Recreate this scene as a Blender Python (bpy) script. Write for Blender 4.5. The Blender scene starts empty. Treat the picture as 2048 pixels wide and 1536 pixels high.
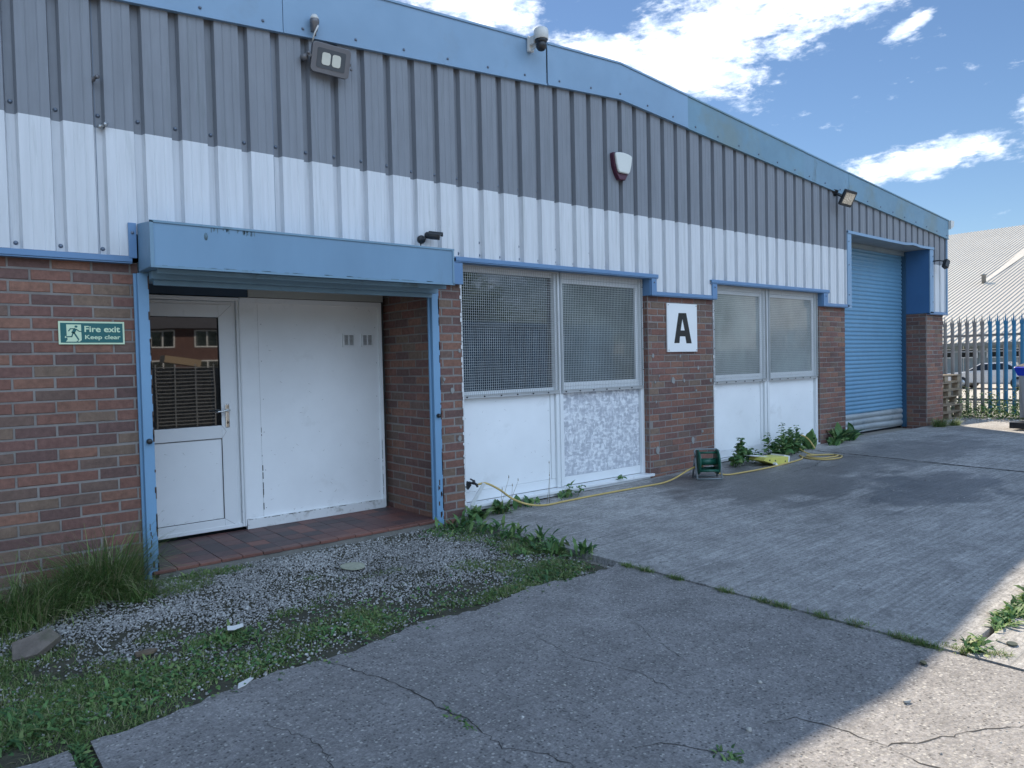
import bpy, bmesh, math, random
import numpy as np
from mathutils import Vector, Matrix
random.seed(7); rng = np.random.default_rng(11)
S = bpy.context.scene
COL = S.collection
R = math.radians

# ------------------------------------------------------------------ camera
cam = bpy.data.cameras.new('camera'); co = bpy.data.objects.new('camera', cam); COL.objects.link(co)
F = Vector((0.63163835, 0.77468239, -0.03000319)); RR = Vector((0.77441266, -0.63228503, -0.0223756)); UU = Vector((0.03630455, 0.00910157, 0.99929933))
co.matrix_world = Matrix(((RR.x, UU.x, -F.x, 0.0), (RR.y, UU.y, -F.y, -5.357), (RR.z, UU.z, -F.z, 1.4), (0, 0, 0, 1)))
cam.sensor_width = 36; cam.lens = 1455.64 / 2048 * 36
cam.clip_start = 0.05; cam.clip_end = 3000
S.camera = co

# ------------------------------------------------------------------ light
SUN_AZ, SUN_EL = R(35), R(43.3)
sd = Vector((math.sin(SUN_AZ) * math.cos(SUN_EL), math.cos(SUN_AZ) * math.cos(SUN_EL), math.sin(SUN_EL)))
sun = bpy.data.lights.new('sun', 'SUN'); sun.energy = 3.0; sun.angle = R(0.6); sun.color = (1.0, 0.88, 0.72)
so = bpy.data.objects.new('sun', sun); COL.objects.link(so)
so.rotation_euler = sd.to_track_quat('Z', 'Y').to_euler()
W = bpy.data.worlds.new('World'); S.world = W; W.use_nodes = True
S.view_settings.view_transform = 'Standard'; S.view_settings.look = 'None'; S.view_settings.gamma = 1
S.view_settings.exposure = 1.43
S.render.engine = 'CYCLES'


class NT:
    """small node-tree helper"""
    def __init__(s, tree): s.t = tree; s.n = tree.nodes; s.l = tree.links
    def new(s, typ, **kw):
        n = s.n.new(typ)
        for k, v in kw.items(): setattr(n, k, v)
        return n
    def put(s, sock, v):
        if isinstance(v, bpy.types.NodeSocket): s.l.new(v, sock)
        elif v is not None:
            if sock.type == 'RGBA' and isinstance(v, tuple) and len(v) == 3: v = (*v, 1)
            sock.default_value = v
    def math(s, op, a, b=None, c=None, clamp=False):
        n = s.new('ShaderNodeMath', operation=op); n.use_clamp = clamp
        s.put(n.inputs[0], a)
        if b is not None: s.put(n.inputs[1], b)
        if c is not None: s.put(n.inputs[2], c)
        return n.outputs[0]
    def noise(s, vec, scale, detail=3, rough=.55, dist=0):
        n = s.new('ShaderNodeTexNoise'); s.put(n.inputs['Vector'], vec); n.inputs['Scale'].default_value = scale
        n.inputs['Detail'].default_value = detail; n.inputs['Roughness'].default_value = rough; n.inputs['Distortion'].default_value = dist
        return n.outputs['Fac']
    def mapping(s, vec, scale=(1, 1, 1), loc=(0, 0, 0), rot=(0, 0, 0)):
        n = s.new('ShaderNodeMapping'); s.put(n.inputs['Vector'], vec); n.inputs['Scale'].default_value = scale
        n.inputs['Location'].default_value = loc; n.inputs['Rotation'].default_value = rot
        return n.outputs[0]
    def rng(s, v, a, b, c=0., d=1., smooth=False):
        n = s.new('ShaderNodeMapRange'); n.clamp = True
        if smooth: n.interpolation_type = 'SMOOTHSTEP'
        s.put(n.inputs['Value'], v)
        for i, q in zip(('From Min', 'From Max', 'To Min', 'To Max'), (a, b, c, d)): s.put(n.inputs[i], q)
        return n.outputs[0]
    def mix(s, f, a, b, mode='MIX'):
        n = s.new('ShaderNodeMix', data_type='RGBA', blend_type=mode)
        s.put(n.inputs[0], f); s.put(n.inputs[6], a); s.put(n.inputs[7], b)
        return n.outputs[2]
    def ramp(s, f, stops, const=False):
        n = s.new('ShaderNodeValToRGB'); s.put(n.inputs[0], f); e = n.color_ramp.elements
        if const: n.color_ramp.interpolation = 'CONSTANT'
        e[0].position, e[0].color = stops[0][0], (*stops[0][1], 1)
        e[1].position, e[1].color = stops[-1][0], (*stops[-1][1], 1)
        for p, c in stops[1:-1]: k = e.new(p); k.color = (*c, 1)
        return n.outputs[0]
    def bump(s, h, strength=.3, dist=.01, prev=None):
        n = s.new('ShaderNodeBump'); s.put(n.inputs['Height'], h); n.inputs['Strength'].default_value = strength
        n.inputs['Distance'].default_value = dist
        if prev is not None: s.l.new(prev, n.inputs['Normal'])
        return n.outputs[0]


# ------------------------------------------------------------------ sky: Nishita air plus broken cumulus laid out by compass direction, with unseen rear clouds added as fill
w = NT(W.node_tree); w.n.clear()
sky = w.new('ShaderNodeTexSky', sky_type='NISHITA'); sky.sun_disc = False
sky.sun_elevation = SUN_EL; sky.sun_rotation = SUN_AZ; sky.altitude = 0; sky.air_density = 1.0; sky.dust_density = 0.03; sky.ozone_density = 4.5
tc = w.new('ShaderNodeTexCoord'); g = tc.outputs['Generated']
sx = w.new('ShaderNodeSeparateXYZ'); w.l.new(g, sx.inputs[0])
az = w.math('MULTIPLY', w.math('ARCTAN2', sx.outputs[0], sx.outputs[1]), 57.2958)
el = w.math('MULTIPLY', w.math('ARCSINE', sx.outputs[2]), 57.2958)
def ell(a0, e0, ra, re, tilt=0):
    da = w.math('SUBTRACT', az, a0); de = w.math('SUBTRACT', el, e0); c, s_ = math.cos(R(tilt)), math.sin(R(tilt))
    u = w.math('ADD', w.math('MULTIPLY', da, c / ra), w.math('MULTIPLY', de, s_ / ra))
    v = w.math('ADD', w.math('MULTIPLY', da, -s_ / re), w.math('MULTIPLY', de, c / re))
    d = w.math('SQRT', w.math('ADD', w.math('MULTIPLY', u, u), w.math('MULTIPLY', v, v)))
    return w.rng(d, 1.35, .25)
field = None
for a in [(36.5, 26.3, 7.5, 2.6, -12), (47, 22.6, 6, 1.5, -14), (55.5, 23.0, 9.0, 3.6, 6), (53, 20.8, 7, 2.2, -12), (62, 23.6, 6.5, 2.2, 4), (68.0, 21.3, 1.7, .5, 20), (68.5, 13.0, 5.5, 1.3, 4), (74.8, 15.2, 1.5, 1.1, 0),
          (158, 36, 52, 38, 0), (-158, 36, 52, 38, 0), (20, 36, 14, 4, 0), (-20, 22, 18, 4, 0)]:  # two widest are unseen clouds behind the camera, added to brighten the facade
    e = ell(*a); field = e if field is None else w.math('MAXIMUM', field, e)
cv = w.new('ShaderNodeCombineXYZ'); w.put(cv.inputs[0], w.math('MULTIPLY', az, .5)); w.put(cv.inputs[1], w.math('MULTIPLY', el, 1.15))
cvr = w.mapping(cv.outputs[0], rot=(0, 0, R(-14)))
n1 = w.noise(cvr, .30, 10, .64, .35); n2 = w.noise(cvr, 1.15, 8, .62, .2)
n3 = w.noise(cvr, 4.2, 6, .6, .1)
den = w.math('ADD', w.math('MULTIPLY', field, .50), w.math('SUBTRACT', w.math('ADD', w.math('ADD', w.math('MULTIPLY', n1, 1.0), w.math('MULTIPLY', n2, .75)), w.math('MULTIPLY', n3, .12)), .915))
cl = w.rng(den, .15, .52, smooth=True)
cl = w.math('MULTIPLY', cl, w.rng(el, 1, 9))
shade = w.noise(cvr, .8, 6, .6)
ccol = w.mix(w.rng(shade, .38, .62), (8.0, 9.4, 11.5), (15.5, 15.8, 16.2))
hsv = w.new('ShaderNodeHueSaturation'); hsv.inputs['Saturation'].default_value = 1.02; hsv.inputs['Value'].default_value = .77; w.l.new(sky.outputs[0], hsv.inputs['Color'])
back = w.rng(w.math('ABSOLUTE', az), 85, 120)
ccol = w.mix(back, ccol, w.mix(w.rng(shade, .38, .62), (9.0, 12.4, 17.5), (16.5, 21.0, 27.5)))   # brighter, bluer colour for the unseen rear clouds added to fill the facade
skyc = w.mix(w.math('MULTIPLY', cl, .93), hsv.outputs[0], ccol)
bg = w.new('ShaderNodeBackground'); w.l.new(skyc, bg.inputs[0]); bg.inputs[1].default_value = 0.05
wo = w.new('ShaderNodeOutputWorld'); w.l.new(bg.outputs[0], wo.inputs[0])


# ------------------------------------------------------------------ materials
def mat(name, col, rough=.6, metal=0., v=.12, vs=2.5, bump=0., bs=60., dirt=None, dcol=(.08, .07, .06), ds=3., stretch=(1, 1, 1), island=0., spec=.5, coat=0.):
    m = bpy.data.materials.new(name); m.use_nodes = True; t = NT(m.node_tree); b = t.n['Principled BSDF']
    tc = t.new('ShaderNodeTexCoord'); o = tc.outputs['Object']; os_ = t.mapping(o, stretch)
    n = t.noise(os_, vs, 5, .6); k = t.rng(n, .25, .75, 1 - v, 1 + v)
    if island:
        gi = t.new('ShaderNodeNewGeometry'); k = t.math('MULTIPLY', k, t.rng(gi.outputs['Random Per Island'], 0, 1, 1 - island, 1 + island))
    kk = t.new('ShaderNodeCombineXYZ')
    for i in range(3): t.put(kk.inputs[i], k)
    c = t.mix(1., (*col, 1), kk.outputs[0], 'MULTIPLY')
    if dirt:
        dn = t.noise(t.mapping(o, stretch, (3.1, 1.7, .4)), ds, 8, .65, .3)
        c = t.mix(t.rng(dn, 1 - dirt - .02, 1 - dirt + .13, 0, .85), c, dcol)
    t.l.new(c, b.inputs['Base Color']); b.inputs['Roughness'].default_value = rough; b.inputs['Metallic'].default_value = metal
    b.inputs['Specular IOR Level'].default_value = spec; b.inputs['Coat Weight'].default_value = coat
    r2 = t.rng(t.noise(o, vs * 6, 3), .3, .7, max(0, rough - .08), min(1, rough + .08)); t.l.new(r2, b.inputs['Roughness'])
    if bump: t.l.new(t.bump(t.noise(o, bs, 4, .6), bump, .01), b.inputs['Normal'])
    return m

def islandramp(name, stops, rough=.8, var=.25, vs=30, bump=.4, bs=90, const=False, stains=True, trans=0.):
    m = bpy.data.materials.new(name); m.use_nodes = True; t = NT(m.node_tree); b = t.n['Principled BSDF']
    gi = t.new('ShaderNodeNewGeometry'); o = t.new('ShaderNodeTexCoord').outputs['Object']
    c = t.ramp(gi.outputs['Random Per Island'], stops, const)
    k = t.rng(t.noise(o, vs, 5, .65), .25, .75, 1 - var, 1 + var)
    if stains: k = t.math('MULTIPLY', k, t.rng(t.noise(o, 1.3, 4, .6), .3, .7, .78, 1.2))
    kk = t.new('ShaderNodeCombineXYZ')
    for i in range(3): t.put(kk.inputs[i], k)
    c = t.mix(1., c, kk.outputs[0], 'MULTIPLY'); t.l.new(c, b.inputs['Base Color']); b.inputs['Roughness'].default_value = rough
    if bump: t.l.new(t.bump(t.noise(o, bs, 4, .7), bump, .01), b.inputs['Normal'])
    if trans:
        b.inputs['Specular IOR Level'].default_value = .3
        tr = t.new('ShaderNodeBsdfTranslucent'); t.l.new(c, tr.inputs[0]); ms = t.new('ShaderNodeMixShader'); ms.inputs[0].default_value = trans
        t.l.new(b.outputs[0], ms.inputs[1]); t.l.new(tr.outputs[0], ms.inputs[2]); t.l.new(ms.outputs[0], t.n['Material Output'].inputs[0])
    return m

BRK = islandramp('brick', [(0, (.135, .078, .068)), (.16, (.20, .100, .076)), (.34, (.165, .086, .072)), (.5, (.225, .116, .082)), (.64, (.155, .100, .080)), (.78, (.19, .092, .070)), (.9, (.185, .126, .092)), (1, (.14, .078, .068))], .85, .30, 28, .5, 120, True)
MORT = mat('mortar', (.235, .215, .20), .95, v=.3, vs=4, bump=.6, bs=150, dirt=.36, dcol=(.13, .12, .115), ds=5)
GREY = mat('grey_sheet_paint', (.195, .212, .238), .5, v=.13, vs=1.3, stretch=(14, 14, 1), dirt=.42, dcol=(.165, .185, .20), ds=1.6)
WHT = mat('white_sheet_paint', (.61, .635, .66), .45, v=.10, vs=1.5, stretch=(16, 16, 1), dirt=.43, dcol=(.48, .51, .52), ds=1.5)
BLUE = mat('pale_blue_paint', (.205, .33, .47), .5, v=.10, vs=1.2, dirt=.40, dcol=(.19, .28, .37), ds=1.3)
BLUEW = mat('worn_pale_blue_paint', (.165, .285, .385), .5, v=.1, vs=2, dirt=.40, dcol=(.09, .13, .13), ds=3.2, stretch=(1, 1, .45))
BLUEG = mat('faded_fascia_paint', (.15, .27, .36), .5, v=.14, vs=1.6, dirt=.5, dcol=(.17, .24, .25), ds=1.2)
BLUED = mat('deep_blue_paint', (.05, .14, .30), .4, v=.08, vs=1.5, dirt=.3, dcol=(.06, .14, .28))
TRIM = mat('trim_blue_paint', (.125, .24, .41), .45, v=.07, vs=2, dirt=.3, dcol=(.09, .2, .34))
SHUT = mat('shutter_paint', (.12, .27, .41), .4, v=.1, vs=1.2, dirt=.33, dcol=(.06, .19, .26), ds=3.5)
GALV = mat('galvanised_steel', (.42, .44, .45), .42, .75, v=.15, vs=6, dirt=.35, dcol=(.25, .24, .22))
UPVC = mat('white_upvc', (.74, .76, .77), .35, v=.03, vs=2, dirt=.27, dcol=(.55, .56, .55), ds=4)
PANEL = mat('painted_white_board', (.80, .82, .83), .5, v=.07, vs=1.5, dirt=.40, dcol=(.66, .67, .67), ds=2.4)
PANELW = mat('worn_white_board', (.66, .67, .67), .6, v=.08, vs=3, dirt=.44, dcol=(.30, .29, .26), ds=9)
BLACK = mat('black_plastic', (.02, .022, .025), .4, v=.1)
RUBBER = mat('gasket', (.03, .03, .033), .6)
CHROME = mat('polished_metal', (.7, .7, .68), .18, 1., v=.05)
CAST = mat('grey_cast_metal', (.16, .16, .17), .45, .3, v=.1)
CAMW = mat('white_plastic', (.62, .63, .61), .4, v=.04, dirt=.25, dcol=(.42, .42, .38))
DARK = mat('dark_interior', (.03, .035, .04), .9)
CONCS = mat('step_concrete', (.17, .165, .15), .9, v=.25, vs=6, bump=.6, bs=70, dirt=.4, dcol=(.09, .085, .07))
GREENP = mat('green_plastic', (.012, .10, .065), .4, v=.1, dirt=.25, dcol=(.03, .09, .06))
YEL = mat('yellow_card', (.60, .56, .13), .5, v=.08)
HOSE = mat('yellow_hose', (.52, .38, .13), .45, v=.12, dirt=.3, dcol=(.3, .22, .1))
LEAF = islandramp('weed_leaf', [(0, (.055, .13, .055)), (.35, (.095, .20, .07)), (.7, (.15, .265, .085)), (1, (.24, .30, .115))], .55, .2, 40, 0, 90, trans=.25)
GRASS = islandramp('grass_blade', [(0, (.08, .16, .055)), (.35, (.14, .235, .07)), (.68, (.215, .30, .095)), (.84, (.27, .30, .14)), (1, (.42, .37, .24))], .6, .2, 10, 0, 90, trans=.3)
DRY = islandramp('dry_stalk', [(0, (.16, .12, .07)), (1, (.3, .24, .14))], .8, .2, 40, 0)
GRAV = islandramp('gravel_stone', [(0, (.19, .187, .18)), (.3, (.28, .275, .265)), (.65, (.37, .365, .35)), (.92, (.46, .455, .435)), (1, (.55, .54, .52))], .85, .2, 60, .3, 150)
TILE = islandramp('quarry_tile', [(0, (.055, .038, .04)), (.35, (.085, .05, .05)), (.6, (.15, .06, .05)), (.8, (.10, .055, .055)), (1, (.19, .075, .055))], .55, .2, 14, .15, 60)
EDGET = islandramp('red_edge_tile', [(0, (.125, .062, .052)), (.5, (.17, .072, .055)), (1, (.20, .085, .065))], .5, .2, 20, .2, 60)
WOOD = islandramp('pallet_wood', [(0, (.16, .12, .085)), (1, (.30, .24, .17))], .85, .25, 20, .4, 60)
PAPER = mat('paper', (.7, .7, .68), .8, v=.06)

def glassmat(name, base, rough=.03, ior=1.75):
    m = bpy.data.materials.new(name); m.use_nodes = True; t = NT(m.node_tree); b = t.n['Principled BSDF']
    o = t.new('ShaderNodeTexCoord').outputs['Object']
    b.inputs['Roughness'].default_value = rough; b.inputs['IOR'].default_value = ior; b.inputs['Coat Weight'].default_value = .6; b.inputs['Coat Roughness'].default_value = .02
    n = t.noise(o, 1.4, 4, .6); c = t.mix(t.rng(n, .35, .65), base, tuple(x * .55 for x in base)) ; t.l.new(c, b.inputs['Base Color'])
    t.l.new(t.bump(t.noise(o, 2.2, 1, .4), .05, .012), b.inputs['Normal'])
    return m
GLASS = glassmat('dark_window_glass', (.018, .024, .028)); GLASSP = glassmat('filmed_window_glass', (.30, .345, .33), .12); GLASSH = glassmat('half_filmed_glass', (.10, .125, .12), .07); GLASSD = glassmat('door_glass', (.012, .014, .016), .015, 2.1)

# worn OSB board with white smears
m = bpy.data.materials.new('smeared_board'); m.use_nodes = True; t = NT(m.node_tree); b = t.n['Principled BSDF']
o = t.new('ShaderNodeTexCoord').outputs['Object']
vo = t.new('ShaderNodeTexVoronoi'); t.put(vo.inputs['Vector'], t.mapping(o, (26, 1, 12), rot=(0, .6, 0))); vo.inputs['Scale'].default_value = 1.5
vo2 = t.new('ShaderNodeTexVoronoi'); t.put(vo2.inputs['Vector'], t.mapping(o, (12, 1, 30), rot=(0, -.5, 0))); vo2.inputs['Scale'].default_value = 1.5
sv = t.new('ShaderNodeSeparateColor'); t.l.new(vo.outputs['Color'], sv.inputs[0]); sv2 = t.new('ShaderNodeSeparateColor'); t.l.new(vo2.outputs['Color'], sv2.inputs[0])
f = t.math('MULTIPLY', t.math('ADD', sv.outputs[0], sv2.outputs[1]), .5)
f = t.math('ADD', f, t.math('MULTIPLY', t.math('SUBTRACT', t.noise(o, 22, 5, .7, 2.0), .5), 1.1))
t.l.new(t.ramp(f, [(.2, (.42, .44, .48)), (.42, (.52, .54, .58)), (.6, (.64, .66, .69)), (.85, (.78, .80, .82))]), b.inputs['Base Color']); b.inputs['Roughness'].default_value = .6
t.l.new(t.bump(f, .3, .01), b.inputs['Normal']); OSB = m

# concrete yards
def concrete(name, base, speck, brushed):
    m = bpy.data.materials.new(name); m.use_nodes = True; t = NT(m.node_tree); b = t.n['Principled BSDF']
    o = t.new('ShaderNodeTexCoord').outputs['Object']
    big = t.noise(o, .55, 6, .62, .2); mid = t.noise(o, 4.5, 5, .65); fine = t.noise(o, 95, 4, .75)
    k = t.math('MULTIPLY', t.rng(big, .3, .7, .80, 1.2), t.rng(mid, .3, .7, .80, 1.20)); k = t.math('MULTIPLY', k, t.rng(fine, .3, .7, .62, 1.42)); k = t.math('MULTIPLY', k, t.rng(t.noise(o, 32, 3, .7), .35, .65, .80, 1.22))
    h = fine
    if brushed:
        br = t.noise(t.mapping(o, (.9, 26, 1), rot=(0, 0, R(-4))), 1.6, 6, .7); k = t.math('MULTIPLY', k, t.rng(br, .32, .68, .72, 1.32)); h = t.math('ADD', t.math('MULTIPLY', br, 1.6), fine)
        gr = t.noise(t.mapping(o, (.5, 9, 1), rot=(0, 0, R(-3))), 1.2, 2, .5); h = t.math('ADD', h, t.math('MULTIPLY', gr, 1.6))
    kk = t.new('ShaderNodeCombineXYZ')
    for i in range(3): t.put(kk.inputs[i], k)
    c = t.mix(1., (*base, 1), kk.outputs[0], 'MULTIPLY')
    vo = t.new('ShaderNodeTexVoronoi'); t.put(vo.inputs['Vector'], o); vo.inputs['Scale'].default_value = 62 if not brushed else 40
    sc = t.new('ShaderNodeSeparateColor'); t.l.new(vo.outputs['Color'], sc.inputs[0])
    pick = t.math('MULTIPLY', t.math('GREATER_THAN', sc.outputs[0], 1 - speck), t.math('LESS_THAN', vo.outputs['Distance'], .36))
    c = t.mix(t.math('MULTIPLY', pick, .8), c, t.mix(sc.outputs[1], (.26, .25, .23), (.52, .50, .46)))
    pick2 = t.math('MULTIPLY', t.math('LESS_THAN', sc.outputs[0], speck * .9), t.math('LESS_THAN', vo.outputs['Distance'], .33))
    c = t.mix(t.math('MULTIPLY', pick2, .7), c, (.05, .048, .048))
    # damp patch by the hose reel and old oil marks, fixed on the slab
    sx = t.new('ShaderNodeSeparateXYZ'); t.l.new(o, sx.inputs[0])
    wob = t.math('MULTIPLY', t.math('SUBTRACT', t.noise(t.mapping(o, (1, 1.9, 1)), 1.5, 8, .68), .5), 2.6)
    def blob(x, y, rx, ry):
        u = t.math('DIVIDE', t.math('SUBTRACT', sx.outputs[0], x), rx); v = t.math('DIVIDE', t.math('SUBTRACT', sx.outputs[1], y), ry)
        return t.rng(t.math('ADD', t.math('SQRT', t.math('ADD', t.math('MULTIPLY', u, u), t.math('MULTIPLY', v, v))), wob), 1.25, .65, smooth=True)
    if brushed:
        wet = blob(7.1, -1.2, 1.4, .8); wet = t.math('MAXIMUM', wet, blob(7.6, -2.5, 1.0, .55)); wet = t.math('MAXIMUM', wet, blob(6.7, -.55, 1.0, .45)); wet = t.math('MAXIMUM', wet, t.math('MULTIPLY', blob(10.2, -1.2, 2.2, .7), .7))
        c = t.mix(t.math('MULTIPLY', wet, .62), c, t.mix(.5, c, (.035, .035, .038))); c = t.mix(t.math('MULTIPLY', wet, .45), c, (.06, .058, .06))
    st = t.rng(t.noise(o, 1.1, 7, .7, .4), .58, .72, 0, .35); c = t.mix(st, c, (.09, .085, .085))
    t.l.new(c, b.inputs['Base Color']); b.inputs['Roughness'].default_value = .85
    if brushed: t.l.new(t.rng(wet, 0, 1, .85, .5), b.inputs['Roughness'])
    if not brushed: h = t.math('ADD', h, t.math('MULTIPLY', t.math('SUBTRACT', 1., vo.outputs['Distance']), .9))
    t.l.new(t.bump(h, .55 if not brushed else .5, .006), b.inputs['Normal'])
    return m
CON1 = concrete('exposed_aggregate_concrete', (.232, .222, .215), .30, False)
CON2 = concrete('brushed_concrete', (.29, .282, .27), .045, True)
SOIL = mat('soil', (.07, .068, .045), .95, v=.35, vs=9, bump=.8, bs=50, dirt=.4, dcol=(.045, .05, .025))
GROUND = mat('open_ground', (.24, .225, .2), .95, v=.2, vs=.4, bump=.3, bs=10, dirt=.35, dcol=(.17, .165, .15), ds=.3)


# ------------------------------------------------------------------ mesh helpers
class MB:
    def __init__(s): s.v = []; s.f = []; s.m = []; s.s = []
    def add(s, vs, fs, m=0, smooth=False):
        k = len(s.v); s.v += [tuple(p) for p in vs]
        for f in fs: s.f.append([i + k for i in f]); s.m.append(m); s.s.append(smooth)
        return s
    def box(s, x0, x1, y0, y1, z0, z1, m=0):
        v = [(x, y, z) for z in (z0, z1) for y in (y0, y1) for x in (x0, x1)]
        return s.add(v, [(0, 2, 3, 1), (4, 5, 7, 6), (0, 1, 5, 4), (2, 6, 7, 3), (0, 4, 6, 2), (1, 3, 7, 5)], m)
    def obox(s, M, sx, sy, sz, m=0):
        v = [M @ Vector((x, y, z)) for z in (-sz / 2, sz / 2) for y in (-sy / 2, sy / 2) for x in (-sx / 2, sx / 2)]
        return s.add(v, [(0, 2, 3, 1), (4, 5, 7, 6), (0, 1, 5, 4), (2, 6, 7, 3), (0, 4, 6, 2), (1, 3, 7, 5)], m)
    def quad(s, a, b, c, d, m=0): return s.add([a, b, c, d], [(0, 1, 2, 3)], m)
    def prism(s, poly, y0, y1, m=0, plane='xz'):
        n = len(poly); P = (lambda a, b, y: (a, y, b)) if plane == 'xz' else ((lambda a, b, y: (a, b, y)) if plane == 'xy' else (lambda a, b, y: (y, a, b)))
        v = [P(a, b, y0) for a, b in poly] + [P(a, b, y1) for a, b in poly]
        return s.add(v, [tuple(range(n)), tuple(range(2 * n - 1, n - 1, -1))] + [(i, i + n, (i + 1) % n + n, (i + 1) % n) for i in range(n)], m)
    def tube(s, pts, r, m=0, n=8, caps=True):
        pts = [Vector(p) for p in pts]; N = len(pts); rs = r if isinstance(r, (list, tuple)) else [r] * N
        rings = []; up = None
        for i, p in enumerate(pts):
            t = (pts[min(i + 1, N - 1)] - pts[max(i - 1, 0)]).normalized()
            if up is None: up = t.cross(Vector((0, 0, 1)) if abs(t.z) < .9 else Vector((1, 0, 0))).normalized()
            a = (up - t * up.dot(t)).normalized(); up = a; bb = t.cross(a)
            rings.append([p + (a * math.cos(2 * math.pi * j / n) + bb * math.sin(2 * math.pi * j / n)) * rs[i] for j in range(n)])
        v = [q for ring in rings for q in ring]
        f = [(i * n + j, i * n + (j + 1) % n, (i + 1) * n + (j + 1) % n, (i + 1) * n + j) for i in range(N - 1) for j in range(n)]
        if caps: f += [tuple(range(n - 1, -1, -1)), tuple((N - 1) * n + j for j in range(n))]
        return s.add(v, f, m, True)
    def lathe(s, prof, M=None, m=0, n=20):
        M = M or Matrix.Identity(4); v = []; k = len(prof)
        for r_, z in prof: v += [M @ Vector((r_ * math.cos(2 * math.pi * j / n), r_ * math.sin(2 * math.pi * j / n), z)) for j in range(n)]
        f = [(i * n + j, i * n + (j + 1) % n, (i + 1) * n + (j + 1) % n, (i + 1) * n + j) for i in range(k - 1) for j in range(n)]
        f += [tuple(range(n - 1, -1, -1)), tuple((k - 1) * n + j for j in range(n))]
        return s.add(v, f, m, True)
    def build(s, name, mats, parent=None, bevel=0, loc=None):
        me = bpy.data.meshes.new(name); me.from_pydata(s.v, [], s.f)
        for q in (mats if isinstance(mats, (list, tuple)) else [mats]): me.materials.append(q)
        me.polygons.foreach_set('material_index', s.m); me.polygons.foreach_set('use_smooth', s.s); me.update()
        o = bpy.data.objects.new(name, me); COL.objects.link(o)
        if parent is not None: o.parent = parent
        if loc: o.location = loc
        if bevel:
            md = o.modifiers.new('bevel', 'BEVEL'); md.width = bevel; md.segments = 2; md.limit_method = 'ANGLE'; md.angle_limit = R(40)
        return o

def npmesh(name, verts, faces, mats, parent=None, smooth=False):
    """verts (N,3) array, faces (M,k) array of one face size"""
    me = bpy.data.meshes.new(name); V = np.asarray(verts, np.float32); Fc = np.asarray(faces, np.int32); k = Fc.shape[1]
    me.vertices.add(len(V)); me.vertices.foreach_set('co', V.ravel()); me.loops.add(Fc.size); me.loops.foreach_set('vertex_index', Fc.ravel())
    me.polygons.add(len(Fc)); me.polygons.foreach_set('loop_start', np.arange(0, Fc.size, k, dtype=np.int32))
    try: me.polygons.foreach_set('loop_total', np.full(len(Fc), k, dtype=np.int32))
    except Exception: pass
    if smooth: me.polygons.foreach_set('use_smooth', np.ones(len(Fc), bool))
    me.update(calc_edges=True); me.validate()
    for q in (mats if isinstance(mats, (list, tuple)) else [mats]): me.materials.append(q)
    o = bpy.data.objects.new(name, me); COL.objects.link(o)
    if parent is not None: o.parent = parent
    return o

def tag(o, label=None, cat=None, group=None, kind=None):
    if label: o['label'] = label
    if cat: o['category'] = cat
    if group: o['group'] = group
    if kind: o['kind'] = kind
    return o
def empty(name, loc=(0, 0, 0), rz=0., label=None, cat=None, group=None):
    e = bpy.data.objects.new(name, None); COL.objects.link(e); e.location = loc; e.rotation_euler = (0, 0, rz); e.empty_display_size = .1
    return tag(e, label, cat, group)
def copy_tree(o, parent=None):
    c = o.copy(); COL.objects.link(c)
    if parent is not None: c.parent = parent
    for ch in [q for q in bpy.data.objects if q.parent == o]: copy_tree(ch, c)
    return c
def zg(x): return float(np.interp(x, [3.6, 5, 6.4, 7.5, 10, 14, 17.5, 30], [0.004, .045, .06, .085, .11, .09, .07, -.55]))
def zgn(x): return np.interp(x, [3.6, 5, 6.4, 7.5, 10, 14, 17.5, 30], [0.004, .045, .06, .085, .11, .09, .07, -.55])

# ------------------------------------------------------------------ setting: ground sheets
def sheet(name, xs, ys, zf, m, thick=None, parent=None):
    b = MB(); nx, ny = len(xs), len(ys)
    b.add([(x, y, zf(x, y)) for y in ys for x in xs], [(j * nx + i, j * nx + i + 1, (j + 1) * nx + i + 1, (j + 1) * nx + i) for j in range(ny - 1) for i in range(nx - 1)])
    if thick:
        for ring in ([(i, 0) for i in range(nx)] + [(nx - 1, j) for j in range(1, ny)] + [(i, ny - 1) for i in range(nx - 2, -1, -1)] + [(0, j) for j in range(ny - 2, 0, -1)],):
            P = [(xs[i], ys[j], zf(xs[i], ys[j])) for i, j in ring]; n = len(P)
            b.add(P + [(p[0], p[1], p[2] - thick) for p in P], [(i, i + n, (i + 1) % n + n, (i + 1) % n) for i in range(n)])
    return b.build(name, m, parent)
XB = [3.6, 5, 6.4, 7.5, 10, 14, 17.5]
gx = [-900, -60, -8] + XB + [30, 60, 200, 1200]; gy = [-1200, -60, -8, 0, 8, 60, 1200]
tag(sheet('ground', gx, gy, lambda x, y: zg(x) - .05, GROUND), kind='structure')
tag(sheet('soil_ground', [-6, 0, 3.61], [-14, -2, .6], lambda x, y: -.022, SOIL), kind='structure')
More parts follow.
